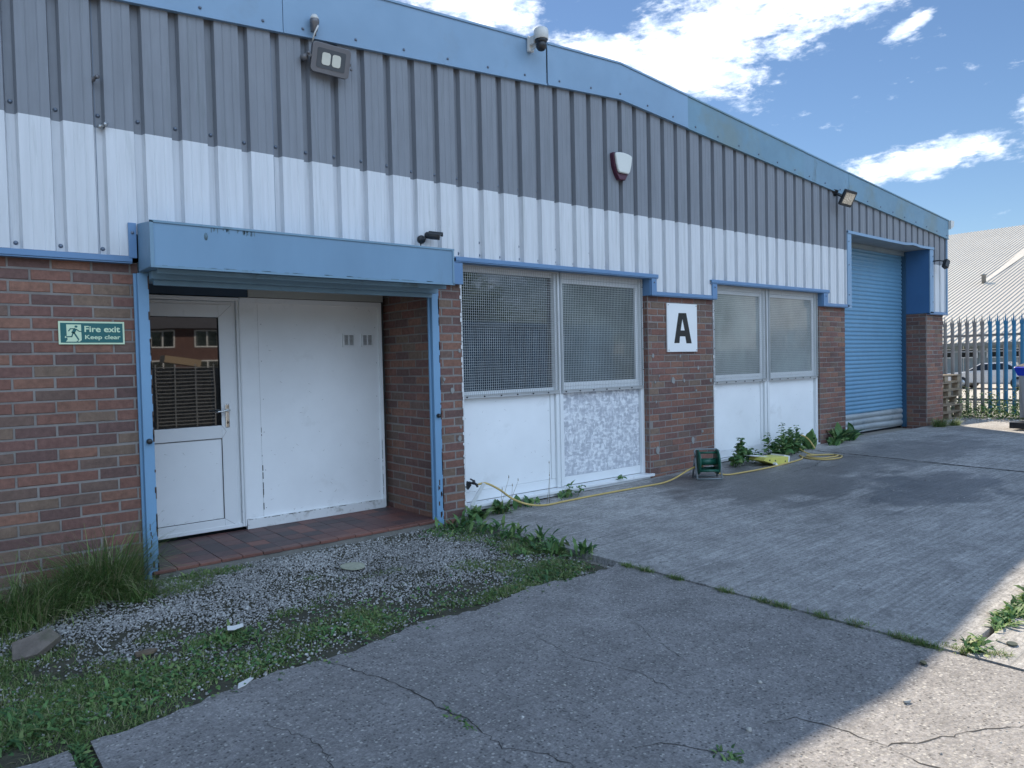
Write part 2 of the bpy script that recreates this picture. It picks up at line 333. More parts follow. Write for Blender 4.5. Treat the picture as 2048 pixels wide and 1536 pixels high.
# left slab with ragged worn edge towards the gravel
b = MB(); edge = []
xs = np.linspace(-.0, 3.688, 90); ytop = np.interp(xs, [0, .45, .8, 1.0, 1.45, 2.1, 2.8, 3.3, 3.69], [-2.26, -2.22, -2.16, -2.13, -2.09, -2.03, -1.98, -1.96, -1.97])
yy = ytop + rng.normal(0, .012, len(xs)) + .03 * np.sin(xs * 7.0)
sel = xs > .43; X1 = xs[sel]; Y1 = yy[sel]
def edged(xa, ya, ybot, name, m):
    b = MB(); n = len(xa)
    vs = [(x, y, 0) for x, y in zip(xa, ya)] + [(x, ybot, 0) for x in xa] + [(x, y + .01, -.05) for x, y in zip(xa, ya)]
    b.add(vs, [(i + n, i + 1 + n, i + 1, i) for i in range(n - 1)] + [(i, i + 1, i + 1 + 2 * n, i + 2 * n) for i in range(n - 1)])
    return b.build(name, m)
sl = tag(edged(X1, Y1, -14, 'concrete_pavement', CON1), kind='structure')
x0s = np.linspace(-6, .385, 60); sl0 = tag(edged(x0s, -2.24 + rng.normal(0, .012, 60), -14, 'concrete_pavement', CON1), kind='structure')
# right yard slabs, 12 mm joints
def slab(xa, xb, ya, yb):
    xs = sorted(set([xa, xb] + [q for q in XB if xa < q < xb])); return tag(sheet('concrete_pavement', xs, [ya, yb], lambda x, y: zg(x), CON2, .06), kind='structure')
slabr = slab(3.70, 9.16, -4.06, .02); slab(9.185, 17.0, -4.06, .02)
slab(3.70, 9.16, -14, -4.095); slab(9.185, 24, -14, -4.095); slab(17.02, 24, -4.06, .02)
tag(sheet('floor', [-2.8, 14.5], [.86, 30], lambda x, y: .125, DARK), kind='structure')
tag(sheet('concrete_pavement', [14.72, 17.5, 24], [.035, 9], lambda x, y: zg(x) - .004, CON2, .06), kind='structure')
tag(sheet('road', [26, 30, 60], [-60, 60], lambda x, y: zg(x) - .03, mat('pale_yard_concrete', (.40, .375, .33), .9, v=.12, vs=.5)), kind='structure')

def crack(pts, w0=.006, z=.0015, parent=sl):
    P = [Vector((x, y, 0)) for x, y in pts]; D = []
    for a, c in zip(P[:-1], P[1:]):
        n = max(2, int((c - a).length / .03))
        for i in range(n): D.append(a.lerp(c, i / n) + Vector((random.gauss(0, .006), random.gauss(0, .006), 0)))
    D.append(P[-1]); b = MB(); n = len(D); L = []; Rr = []
    for i, p in enumerate(D):
        t = (D[min(i + 1, n - 1)] - D[max(i - 1, 0)]).normalized(); q = Vector((-t.y, t.x, 0)); ww = w0 * random.uniform(.25, 1.25) * (1 if 2 < i < n - 3 else .4)
        zz = (zg(p.x) if parent is not sl else 0) + z; L.append(p + q * ww / 2 + Vector((0, 0, zz))); Rr.append(p - q * ww / 2 + Vector((0, 0, zz)))
    b.add(L + Rr, [(i + n, i + n + 1, i + 1, i) for i in range(n - 1)]); o = b.build('crack', CRK, parent); return o
CRK = mat('crack_dirt', (.05, .047, .043), 1., v=.3, vs=20)
crack([(1.45, -2.13), (1.5, -2.3), (1.55, -2.45), (1.58, -2.6), (1.6, -2.77), (1.6, -2.9), (1.62, -3.04), (1.6, -3.29), (1.68, -3.44), (1.72, -3.6)], .008)
crack([(2.45, -3.83), (2.58, -3.88), (2.61, -4.0), (2.63, -4.2), (2.75, -4.27), (2.88, -4.32), (3.16, -4.47)], .006)
crack([(1.95, -3.62), (2.09, -3.69), (2.13, -3.8), (2.2, -3.9)], .006); crack([(2.63, -4.2), (2.6, -4.35), (2.66, -4.5)], .007)
crack([(9.40, -.25), (9.36, -.9), (9.26, -1.7), (9.17, -2.4), (9.10, -3.2)], .045, .003, slabr); crack([(9.0, -.7), (8.2, -.95), (7.6, -1.0)], .008, .003, slabr)
crack([(2.4, -2.5), (2.35, -2.9), (2.45, -3.2), (2.42, -3.5)], .0035); crack([(3.0, -2.6), (2.8, -3.0), (2.7, -3.3)], .003); crack([(1.0, -2.5), (1.1, -2.8), (1.05, -3.1)], .004)

# ------------------------------------------------------------------ the industrial unit
BLD = empty('industrial_building', (0, 0, 0), 0, 'single storey brick and metal clad industrial unit with blue fascia, filling the view', 'building')
APX = 5.87
def top(x): return 4.53 - (.056 * (APX - x) if x < APX else .0835 * (x - APX))
def fbot(x): return 4.163 - (.0733 * (APX - x) if x < APX else .0785 * (x - APX))
ZB, ZL, ZM = 2.154, 2.342, 2.972

BS = .2345 / 3.127   # course height
def bricks(name, spans, z0, z1, axis='x', depth=.004, phase=0, plane=0.0, sgn=-1, bond=True, parent=BLD, thick=.1):
    """individual bricks standing 4 mm proud of a mortar bed; spans = (a0,a1) along the wall"""
    b = MB(); a0, a1 = spans; bl = .225; hc = .075
    if axis == 'x': b.box(a0 + .002, a1 - .002, plane + depth, plane + thick, z0, z1, 1)
    else: b.box(plane + depth, plane + thick, a0 + .002, a1 - .002, z0, z1, 1)
    r = 0; z = z0
    while z < z1 - .01:
        off = ((r % 2) * .5 + phase) * bl; x = a0 - off
        if not bond and r % 6 == 3: pass
        while x < a1 - .004:
            xa, xb = max(x, a0), min(x + bl, a1); x += bl
            if xb - xa < .03: continue
            g_ = .0045 + random.uniform(-.001, .0025); jz = random.gauss(0, .0012); jd = random.gauss(0, .0009); c = .0035
            A, B, C, D = xa + g_, xb - g_, z + g_ + jz, min(z + hc, z1) - g_ + jz
            if D - C < .02: continue
            f0 = plane + jd; f1 = plane + depth + .004; q = lambda a, d, h: (a, d, h) if axis == 'x' else (d, a, h)
            jj = lambda: random.gauss(0, .0012)
            v = [q(A + c + jj(), f0, C + c + jj()), q(B - c + jj(), f0, C + c + jj()), q(B - c + jj(), f0, D - c + jj()), q(A + c + jj(), f0, D - c + jj()), q(A, f1 - .003, C), q(B, f1 - .003, C), q(B, f1 - .003, D), q(A, f1 - .003, D), q(A, f1 + .003, C), q(B, f1 + .003, C), q(B, f1 + .003, D), q(A, f1 + .003, D)]
            fs = [(0, 1, 2, 3), (0, 4, 5, 1), (1, 5, 6, 2), (2, 6, 7, 3), (3, 7, 4, 0), (4, 8, 9, 5), (5, 9, 10, 6), (6, 10, 11, 7), (7, 11, 8, 4)]
            if axis == 'y': fs = [tuple(reversed(f)) for f in fs]
            b.add(v, fs, 0)
        z += hc; r += 1
    return b.build(name, [BRK, MORT], parent)
ZT = 2.118; Z0 = ZT - 29 * .075
tag(bricks('brick_wall', (-2.9, 1.166), Z0, ZT, phase=.15), 'wide red brick wall left of the entrance')
tag(bricks('brick_wall', (3.474, 3.80), Z0, ZT, phase=.0, thick=1.0), 'narrow brick strip between the entrance and the first window')
bricks('brick_wall', (0.0, .84), Z0, ZT + .02, axis='y', plane=3.47, phase=.3, thick=.3)
tag(bricks('brick_wall', (6.352, 7.565), Z0, ZT, phase=.25, thick=.12), 'brick pier carrying the letter sign')
bricks('brick_wall', (0.0, .13), Z0, ZT, axis='y', plane=6.348, phase=.3, thick=.05)
tag(bricks('brick_wall', (10.135, 10.90), Z0, ZT, phase=.1, thick=.45), 'brick pier left of the blue roller shutter')
bricks('brick_wall', (0.0, .13), Z0, ZT, axis='y', plane=10.131, phase=.3, thick=.05)
tag(bricks('brick_wall', (13.874, 14.60), Z0, ZT - .02, phase=.35, thick=.45), 'brick pier at the far corner')
bricks('brick_wall', (0.0, .42), Z0, ZT - .02, axis='y', plane=13.87, phase=.45, thick=.3)
b = MB()   # solid inner leaf, floor slab edge, side and rear walls
b.box(-2.9, 1.16, .11, .25, 0, ZT, 0); b.box(1.02, 1.16, .11, .9, 0, 2.4, 0); b.box(3.56, 3.80, .2, .95, 0, 2.3, 0)
b.box(14.2, 14.62, .46, 30, -.1, 3.6, 0); b.box(-2.9, -2.75, .1, 30, -.1, 3.8, 0); b.box(-2.9, 14.6, 29.9, 30, -.1, 4.3, 0)
b.box(3.80, 13.9, .9, .95, .13, 3.6, 0); b.box(1.0, 3.6, .93, 1.0, 0, 3.6, 0)
b.box(10.6, 10.895, .13, .9, 0, 3.3, 0); b.box(10.9, 13.99, .50, .56, 0, 3.4, 0)
b.build('inner_wall', DARK, BLD)
# backing behind the sheets
b = MB()
for xa, xb, zz in [(-2.9, 1.1, 2.12), (1.1, 3.75, 2.30), (3.75, 6.35, 2.305), (6.35, 7.56, 2.12), (7.56, 10.13, 2.305), (10.13, 10.9, 2.12), (10.9, 14.0, 3.24), (14.0, 14.62, 2.1)]:
    pts = [(xa, zz), (xb, zz)] + ([(xb, top(xb) - .1), (APX, top(APX) - .1), (xa, top(xa) - .1)] if xa < APX < xb else [(xb, top(xb) - .1), (xa, top(xa) - .1)])
    b.prism(pts, .0005, .10)
b.build('backing_wall', DARK, BLD)

# profiled metal sheeting
PX = []; RIB = .524 - 15 * .2345
k = 0
while True:
    xr = RIB + .2345 * k; k += 1
    if xr > 14.66: break
    PX += [(xr - .068, -.052), (xr - .056, -.006), (xr - .012, -.006), (xr, -.052), (xr + .052, -.052), (xr + .057, -.0495), (xr + .062, -.052), (xr + .112, -.052), (xr + .117, -.0495), (xr + .122, -.052)]
PX = [p for p in PX if -2.9 < p[0] < 14.60]; PX = [(-2.9, -.052)] + PX + [(14.60, -.052)]
STEPS = [(-9, 1.12, ZB), (1.12, 3.70, 2.30), (3.70, 6.43, ZL), (6.43, 7.47, ZB), (7.47, 10.27, ZL), (10.27, 10.895, ZB), (10.895, 14.02, 3.245), (14.02, 99, 2.13)]
def yat(x): return float(np.interp(x, [p[0] for p in PX], [p[1] for p in PX]))
brk = sorted(set([p[0] for p in PX] + [s_[1] for s_ in STEPS[:-1]] + [APX]))
bw, bgm = MB(), MB()
for xa, xb in zip(brk[:-1], brk[1:]):
    xm = (xa + xb) / 2; zb = [s_[2] for s_ in STEPS if s_[0] <= xm < s_[1]][0]; ya, yb = yat(xa), yat(xb)
    if zb < ZM: bw.quad((xa, ya, zb), (xb, yb, zb), (xb, yb, ZM), (xa, ya, ZM))
    z2 = max(zb, ZM); bgm.quad((xa, ya, z2), (xb, yb, z2), (xb, yb, fbot(xb) + .12), (xa, ya, fbot(xa) + .12))
def screw(b, x, y, z, r=.009, m=1): b.lathe([(r * 1.5, 0), (r * 1.5, .003), (r, .004), (r, .010), (r * .6, .012)], Matrix.Translation((x, y, z)) @ Matrix.Rotation(R(90), 4, 'X'), m, 8)
for i in range(70):
    x = RIB + .2345 * i - .0335
    if x < -.5 or x > 14.5: continue
    if not (10.9 < x < 14.02): screw(bgm, x, -.006, ZM + .075 + random.uniform(-.01, .01))
    zb = [s_[2] for s_ in STEPS if s_[0] <= x < s_[1]][0]
    if zb < 2.5 and not 1.1 < x < 3.7: screw(bw, x, -.006, zb + .04)
    if i % 2 == 0 and 3.9 < x < 10.8: screw(bw, x, -.006, 2.50 + random.uniform(-.01, .01), .008)
for i in range(2, 6):   # sheet lap seams
    x = RIB + .2345 * (15 + 5 * i - 8); bw.box(x - .051, x - .048, -.009, -.0065, 2.16 if x < 1.1 else 2.35, fbot(x), 1)
SCRW = mat('screw_head', (.16, .2, .26), .5, .3)
bgm.build('grey_cladding', [GREY, SCRW], BLD); bw.build('white_cladding', [WHT, SCRW], BLD)

# barge fascia, in lapped lengths
def fascia(x0, x1, y, m, lift=0.):
    xs = [x0] + ([APX] if x0 < APX < x1 else []) + [x1]; b = MB()
    P = [(x, fbot(x) + lift) for x in xs] + [(x, top(x)) for x in reversed(xs)]; b.prism(P, y, y + .012)
    P = [(x, top(x) - .004) for x in xs] + [(x, top(x) + .014) for x in reversed(xs)]; b.prism(P, y - .012, .30)          # folded top flange
    P = [(x, fbot(x) + lift - .014) for x in xs] + [(x, fbot(x) + lift + .001) for x in reversed(xs)]; b.prism(P, y - .008, y + .03)  # drip fold
    x = x0 + .15
    while x < x1 - .05: screw(b, x, y, fbot(x) + .045 + lift, .008, 1); x += .44
    return b.build('fascia', [m, SCRW], BLD)
fascia(-2.95, 2.19, -.075, BLUE); fascia(2.194, 4.82, -.078, BLUE); fascia(4.835, 7.02, -.084, BLUE, .004); fascia(7.015, 9.6, -.079, BLUEG); fascia(9.6, 10.9, -.075, BLUEW); fascia(10.9, 14.66, -.079, BLUEG)
b = MB()
for xa, xb in ((-2.95, APX), (APX, 14.66)):
    b.prism([(xa, top(xa) - .06), (xb, top(xb) - .06), (xb, top(xb) - .006), (xa, top(xa) - .006)], .02, 30.05)
b.build('roof', mat('roof_sheet', (.3, .32, .33), .6, v=.1), BLD)
b = MB(); b.prism([(14.665, 3.64), (14.80, 3.70), (14.82, 3.80), (14.665, 3.80)], -.12, 30, 0); b.build('gutter', CAMW, BLD)
b = MB(); b.box(14.60, 14.645, -.07, .02, 2.10, 3.56); b.box(14.645, 14.66, -.065, 30, 2.10, 3.62); b.build('corner_trim', BLUE, BLD, .003)

# blue drip trims over the brickwork and windows
def drip(xa, xb, z, y=-.06):
    b = MB(); b.box(xa, xb, y, .002, z - .012, z); b.box(xa, xb, y - .006, y, z - .036, z + .001); b.box(xa, xb, y, .001, z - .046, z - .0365); b.build('drip_trim', TRIM, BLD, .002)
drip(-2.9, 1.12, ZB - .004); drip(6.36, 7.57, ZB - .004); drip(10.15, 10.91, ZB - .004); drip(13.88, 14.66, 2.125)
drip(3.70, 6.45, ZL - .002, -.075); drip(7.44, 10.29, ZL - .002, -.075)
for xa, xb, ya, za, zb_ in ((1.10, 1.148, -.070, 2.14, 2.37), (3.45, 3.78, -.066, 2.10, 2.295), (6.345, 6.43, -.070, 2.112, 2.294), (7.47, 7.565, -.070, 2.112, 2.294), (10.135, 10.262, -.070, 2.112, 2.294)):
    b = MB(); b.box(xa, xb, ya, -.002 if xa > 2 else -.054, za, zb_); screw(b, (xa + xb) / 2, ya, (za + zb_) / 2 + .05, .007, 1); b.build('corner_flashing', [TRIM, SCRW], BLD, .002)
b = MB()   # window head soffits and reveals
for xa, xb, yb in ((3.79, 6.35, .10), (7.56, 10.13, .08)): b.box(xa, xb, -.055, yb + .06, 2.296, 2.304)
b.box(6.335, 6.344, -.05, .12, 2.11, 2.30); b.box(10.124, 10.134, -.05, .08, 2.11, 2.30)
b.build('head_flashing', TRIM, BLD)

# shutter housing over the entrance
CAN = MB(); CAN.prism([(-.40, 2.054), (-.40, 2.333), (-.047, 2.372), (-.047, 2.054)], 1.158, 3.447, 0, 'yz')
can = CAN.build('shutter_housing', BLUEW, BLD, .004); can.data.materials.clear(); can.data.materials.append(mat('housing_paint', (.165, .29, .42), .5, v=.12, vs=1.5, dirt=.36, dcol=(.14, .235, .32), ds=2.6, stretch=(1, 1, .35)))
b = MB(); b.box(1.150, 3.455, -.408, -.4005, 2.326, 2.340); b.box(1.150, 1.172, -.408, -.400, 2.05, 2.335); b.box(3.437, 3.452, -.406, -.400, 2.05, 2.335); b.box(1.150, 3.455, -.406, -.4005, 2.044, 2.058); b.build('edge_fold', BLUEW, can)
b = MB(); b.box(1.21, 3.44, -.300, -.285, 2.02, 2.053); b.box(1.21, 3.45, -.16, -.09, 2.0, 2.053); b.box(1.24, 3.44, -.085, -.055, 1.968, 2.0525); b.box(1.17, 3.47, -.045, .10, 1.995, 2.13); b.box(1.17, 3.47, .10, .84, 2.088, 2.13)
b.build('bottom_rail', BLUEW, can, .003)
b = MB()
for i in range(22): x = random.choice([1.55, 1.62, 1.74, 1.80, 1.72]) + random.gauss(0, .02); b.box(x, x + random.uniform(.003, .009), -.4012, -.4001, 2.325 - random.uniform(.008, .035), 2.3255)
for i in range(30): x = 1.2 + random.random() * 2.0; b.box(x, x + random.uniform(.01, .07), -.4012, -.4001, 2.0585, 2.0585 + random.uniform(.002, .007))
b.lathe([(.012, 0), (.012, .0012)], Matrix.Translation((1.49, -.4002, 2.265)) @ Matrix.Rotation(R(90), 4, 'X') @ Matrix.Diagonal((1, 2.1, 1, 1)), 0, 14)
b.build('rust_streak', mat('algae_stain', (.12, .19, .23), .9, v=.4, vs=20), can)
def rail(x0, x1, name='shutter_guide'):
    b = MB(); b.box(x0, x1, -.05, -.003, 0 if x0 > 2 else -.02, 2.05); b.box(x0 - .022, x0, -.026, -.002, 0, 2.05); b.build('channel', BLUEW, g_ := b_root)
    return g_
for x0, x1, zk in ((1.148, 1.214, .925), (3.452, 3.522, .95)):
    b = MB(); zb0 = -.005
    b.box(x0, x1, -.055, -.048, zb0, 2.045); b.box(x0, x0 + .007, -.048, -.002, zb0, 2.045); b.box(x1 - .007, x1, -.048, -.010, zb0, 2.045); b.box(x0 - .018, x0 - .0005, -.022, -.004, zb0, 2.045)
    gd = b.build('shutter_guide', mat('guide_paint', (.165, .315, .48), .45, v=.08, dirt=.27, dcol=(.07, .12, .15), ds=7, stretch=(1, 1, .5)), BLD, .002)
    b = MB(); b.lathe([(.017, 0), (.019, .006), (.016, .03), (.012, .034)], Matrix.Translation(((x0 + x1) / 2, -.055, zk)) @ Matrix.Rotation(R(90), 4, 'X'), 0, 14); b.build('lock_pin', BLACK, gd)
    b = MB()
    for i in range(34):
        z = random.uniform(.0, 2.0); ww = random.uniform(.003, .009); b.box(x1 - ww, x1 + .0015, -.0566, -.0545, z, z + random.uniform(.015, .09))
    for i in range(9):
        z = random.uniform(.0, .35); xx = random.uniform(x0 + .01, x1 - .02); b.box(xx, xx + random.uniform(.004, .014), -.0562, -.0549, z, z + random.uniform(.01, .05))
    b.build('rust_patch', mat('rust', (.07, .045, .035), .9, v=.4, vs=30), gd)

# entrance door, in the porch
YD = .78
DOOR = MB(); z0, z1 = .072, 1.985
def frame(b, xa, xb, za, zb, y0, y1, w, m=0, wb=None, wt=None):
    wb = w if wb is None else wb; wt = w if wt is None else wt
    b.box(xa, xa + w, y0, y1, za, zb, m); b.box(xb - w, xb, y0, y1, za, zb, m)
    b.box(xa + w, xb - w, y0, y1, za, za + wb, m); b.box(xa + w, xb - w, y0, y1, zb - wt, zb, m)
frame(DOOR, 1.165, 2.095, z0 - .0, z1, YD, YD + .07, .032); DOOR.box(2.0285, 2.0625, YD + .022, YD + .06, .085, 1.952); DOOR.box(1.2, 2.0285, YD + .022, YD + .06, 1.926, 1.952); DOOR.box(2.062, 2.068, YD - .008, YD, .075, z1, 0); DOOR.box(2.083, 2.095, YD - .012, YD, .075, z1, 0); DOOR.box(1.165, 2.095, YD - .012, YD, z1 - .016, z1)
DOOR.box(1.165, 2.06, YD - .006, YD, z1 - .045, z1 - .038)
door = DOOR.build('door_frame', UPVC, BLD, .003)
dr = MB(); frame(dr, 1.20, 2.028, .085, 1.925, YD + .004, YD + .06, .108, 0, .078, .105); dr.box(1.308, 1.92, YD + .004, YD + .06, .828, .934)
dd = dr.build('door', UPVC, BLD, .004)
b = MB(); b.box(1.308, 1.92, YD + .014, YD + .03, .163, .828); b.build('lower_panel', PANEL, dd)
b = MB()
for za, zb in ((.163, .828), (.934, 1.82)): frame(b, 1.308, 1.92, za, zb, YD + .006, YD + .0135, .004)
b.box(1.20, 2.03, YD + .02, YD + .03, .072, .085); b.build('gasket', RUBBER, dd)
b = MB()   # mitre joints of the welded corners
for (xa, za), (xb, zb) in (((1.92, .163), (2.028, .085)), ((1.92, 1.82), (2.028, 1.925)), ((1.92, .828), (1.955, .881)), ((1.92, .934), (1.955, .881))):
    d = Vector((xb - xa, 0, zb - za)); q = Vector((-d.z, 0, d.x)).normalized() * .0009; p = Vector((xa, YD + .0034, za)); b.quad(p + q, p + d + q, p + d - q, p - q)
b.build('weld_line', CAST, dd)
b = MB(); b.box(1.308, 1.92, YD + .02, YD + .03, .934, 1.82); b.build('glass', GLASSD, dd)
b = MB(); b.box(1.949, 1.981, YD - .010, YD + .004, .915, 1.11, 0)
hd = b.build('handle', CHROME, dd, .006)
b = MB(); b.tube([(1.965, YD - .008, 1.057), (1.965, YD - .05, 1.057), (1.955, YD - .058, 1.057), (1.90, YD - .058, 1.052), (1.853, YD - .056, 1.048)], [.010, .010, .009, .008, .007], 0, 10); b.build('lever', CHROME, hd)
b = MB(); b.lathe([(.006, 0), (.006, .003)], Matrix.Translation((1.965, YD - .0105, .955)) @ Matrix.Rotation(R(90), 4, 'X') @ Matrix.Diagonal((1, 1.9, 1, 1)), 0, 12); b.build('keyhole', BLACK, hd)
b = MB(); b.box(2.175, 3.44, YD - .006, YD + .02, 1.995, 2.088, 0); b.box(2.165, 2.1745, YD - .01, YD + .02, 1.99, 2.088, 0); b.build('head_board', mat('grey_white_board', (.42, .43, .40), .6, v=.07, dirt=.3, dcol=(.3, .31, .3)), BLD, .002)
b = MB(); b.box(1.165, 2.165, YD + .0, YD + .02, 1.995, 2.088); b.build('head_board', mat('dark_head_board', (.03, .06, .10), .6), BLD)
def marks(parent, xa, xb, za, zb, y, n, nscrew=True):
    b = MB()
    for i in range(n):
        x = random.uniform(xa + .02, xb - .02); z = za + (zb - za) * random.random() ** 1.8; l = random.uniform(.004, .03); a = random.uniform(-1.2, 1.2); w_ = random.uniform(.0006, .0016)
        d = Vector((math.cos(a), 0, math.sin(a))) * l; q = Vector((-d.z, 0, d.x)).normalized() * w_; p = Vector((x, y - .0006, z)); b.quad(p + q, p + d + q * .3, p + d - q * .3, p - q)
    b.build('scuffs', SCUF, parent)
    if nscrew:
        b = MB()
        for x in (xa + .025, xb - .025):
            z = za + .06
            while z < zb: b.lathe([(.0035, 0), (.0035, .0012)], Matrix.Translation((x + random.gauss(0, .003), y - .0002, z)) @ Matrix.Rotation(R(90), 4, 'X'), 0, 6); z += random.uniform(.26, .34)
        b.build('screw_heads', CAST, parent)
SCUF = mat('scuff_mark', (.30, .29, .27), .8, v=.3, vs=30)
sp = MB(); sp.box(2.096, 3.40, YD + .02, YD + .05, .06, 1.99, 0); sp = sp.build('side_panel', PANEL, BLD)
b = MB(); b.box(2.096, 2.13, YD + .002, YD + .02, .13, 1.99); b.box(3.395, 3.425, YD + .002, YD + .05, .05, 1.99); b.box(2.13, 3.395, YD + .002, YD + .02, 1.945, 1.99); b.box(2.13, 2.247, YD + .013, YD + .0195, .14, 1.945); b.build('batten', PANEL, sp, .002)
b = MB(); b.box(2.10, 3.41, YD - .012, YD + .02, .045, .125); b.build('skirting', PANELW, sp, .003)
marks(sp, 2.25, 3.39, .14, 1.94, YD + .02, 60)
marks(dd, 1.31, 1.915, .17, .82, YD + .014, 22, False)
b = MB(); b.box(2.247, 2.2495, YD + .0185, YD + .0199, .135, 1.94); 
for i in range(12): z = random.uniform(.13, .9); b.box(2.246, 2.246 + random.uniform(.003, .008), YD + .012, YD + .0135, z, z + random.uniform(.01, .06))
for i in range(40): x = 2.1 + random.random() * 1.28; b.box(x, x + random.uniform(.004, .035), YD - .0132, YD - .0118, .125 - random.uniform(.001, .005), .1255)
for i in range(22): z = random.uniform(.05, .7) ; b.box(3.396, 3.396 + random.uniform(.001, .004), YD + .0008, YD + .0021, z, z + random.uniform(.01, .06))
b.build('chipped_paint', CRK, sp)
b = MB(); b.tube([(3.432, YD + .0, 2.08), (3.428, YD - .006, 1.9), (3.436, YD - .004, 1.7), (3.426, YD - .008, 1.5), (3.440, YD - .006, 1.25), (3.43, YD - .004, 1.1), (3.462, YD - .01, .95), (3.466, YD - .06, .93)], .0035, 0, 6); b.build('cable', BLACK, sp)
for xa in (3.024, 3.215):
    b = MB(); frame(b, xa, xa + .124, 1.573, 1.697, YD + .006, YD + .0195, .016); b.box(xa + .057, xa + .067, YD + .008, YD + .0195, 1.589, 1.681)
    for i in range(8): z = 1.594 + i * .0113; b.obox(Matrix.Translation((xa + .062, YD + .0135, z)) @ Matrix.Rotation(R(-35), 4, 'X'), .09, .011, .002)
    v = b.build('air_vent', UPVC, sp, .001)
    b = MB(); b.box(xa + .016, xa + .108, YD + .0185, YD + .0198, 1.589, 1.681); b.build('vent_back', DARK, v)

# tiled porch step
b = MB(); b.box(1.172, 3.468, -.055, .86, -.06, .028); st_ = b.build('porch_step', CONCS, BLD, .006)
b = MB(); tw = .149; y = .02; row = 0
while y < .80:
    x = 1.176 + (-.0 if row % 2 else -.0)
    while x < 3.46:
        xb = min(x + tw, 3.464); yb = min(y + tw, .80); c = .0018; h = .045 + random.gauss(0, .0008)
        b.box(x + c, xb - c, y + c, yb - c, .026, h); x += tw
    y += tw; row += 1
b.build('quarry_tiles', TILE, st_, .0015)
b = MB(); x = 1.176
while x < 3.46: b.box(x + .0018, min(x + tw, 3.464) - .0018, -.062 + random.gauss(0, .0015), .018, .022, .046 + random.gauss(0, .001)); x += tw
b.build('edge_tiles', EDGET, st_, .004)

# windows
def meshguard(parent, xa, xb, za, zb, y, sp_=.0235):
    b = MB(); r = .0011
    x = xa + .012
    while x < xb: b.box(x - r, x + r, y - r, y + r, za, zb); x += sp_
    z = za + .012
    while z < zb: b.box(xa, xb, y - 3 * r, y - r, z - r, z + r); z += sp_
    frame(b, xa, xb, za, zb, y + .002, y + .006, .014)
    return b.build('mesh_guard', mat('guard_wire', (.48, .50, .50), .5, .2, v=.2, vs=3), parent)
def window(x0, xm0, xm1, x1, z0, zt, Y, fl, gr):
    b = MB(); zs = 1.085
    b.box(x0, x0 + .05, Y - .03, Y + .06, z0, 2.30); b.box(x1 - .05, x1, Y - .03, Y + .06, z0, 2.30); b.box(xm0, xm1, Y - .03, Y + .06, z0, 2.30)
    b.box(xm0 + (xm1 - xm0) * .42, xm0 + (xm1 - xm0) * .5, Y - .044, Y - .0305, z0, 2.298)
    for a, c in ((x0 + .05, xm0), (xm1, x1 - .05)):
        b.box(a, c, Y, Y + .06, z0, z0 + .09); b.box(a, c, Y, Y + .05, zs - .012, zs + .05); b.box(a, c, Y, Y + .06, 2.24, 2.30)
    wn = b.build('window', [UPVC], BLD, .003)
    for i, (a, c, gm, lm) in enumerate(((x0 + .05, xm0, gr[0], fl[0]), (xm1, x1 - .05, gr[1], fl[1]))):
        g = MB(); g.box(a, c, Y + .025, Y + .03, zs + .04, 2.25); g.build('pane', gm, wn)
        if (i == 1 and Y > .09) or (i == 0 and Y < .09) or (i == 1 and Y < .09): g = MB(); frame(g, a + .004, c - .004, zs + .052, 2.238, Y + .002, Y + .024, .042); g.build('sash', UPVC, wn, .003)
        p = MB()
        p.box(a + .003, c - (.058 if i == 0 else .003), Y + .008, Y + .02, z0 + .092, zs - .014); p.build('lower_panel', lm, wn)
        marks(wn, a + .01, c - .06, z0 + .1, zs - .02, Y + .008, 26)
        if i == 0:
            p = MB(); p.box(c - .056, c - .002, Y - .004, Y + .02, z0 + .092, zs - .014); p.build('stile', UPVC, wn, .002)
        ga, gc = (x0 + .02, xm0 + .035) if i == 0 else (xm1 - .03, x1 - .03)
        meshguard(wn, ga, gc, zs + .01, 2.298, Y - .056)
        p = MB(); frame(p, ga - .002, gc + .002, zs - .012, 2.30, Y - .0495, Y - .031, .012, 0, .032, .004)
        q = ga + .05
        while q < gc: screw(p, q, Y - .0495, zs + .004, .006, 1); q += .2
        q = zs + .2
        while q < 2.25: screw(p, (ga + .004) if i == 0 else (gc - .006), Y - .0495, q, .005, 1); q += .23
        p.build('guard_frame', [mat('aluminium_angle', (.46, .48, .49), .45, .4, v=.1, dirt=.35, dcol=(.3, .3, .28)), BLACK], wn, .001)
    return wn
w1 = tag(window(3.806, 5.0, 5.10, 6.35, .115, 2.3, .10, (PANEL, OSB), (GLASS, GLASSH)), 'two light window behind wire mesh between the porch and the lettered pier')
w2 = tag(window(7.575, 8.74, 8.86, 10.13, .135, 2.3, .06, (PANEL, PANEL), (GLASSP, GLASSP)), 'two light window behind wire mesh right of the lettered pier')
b = MB(); b.box(3.80, 6.39, -.035, .10, .083, .112); b.box(3.80, 6.35, -.0, .1, .05, .083); b.build('sill', UPVC, w1, .004)
b = MB(); b.box(7.572, 10.13, -.0, .06, .098, .132); b.build('sill', UPVC, w2, .004)
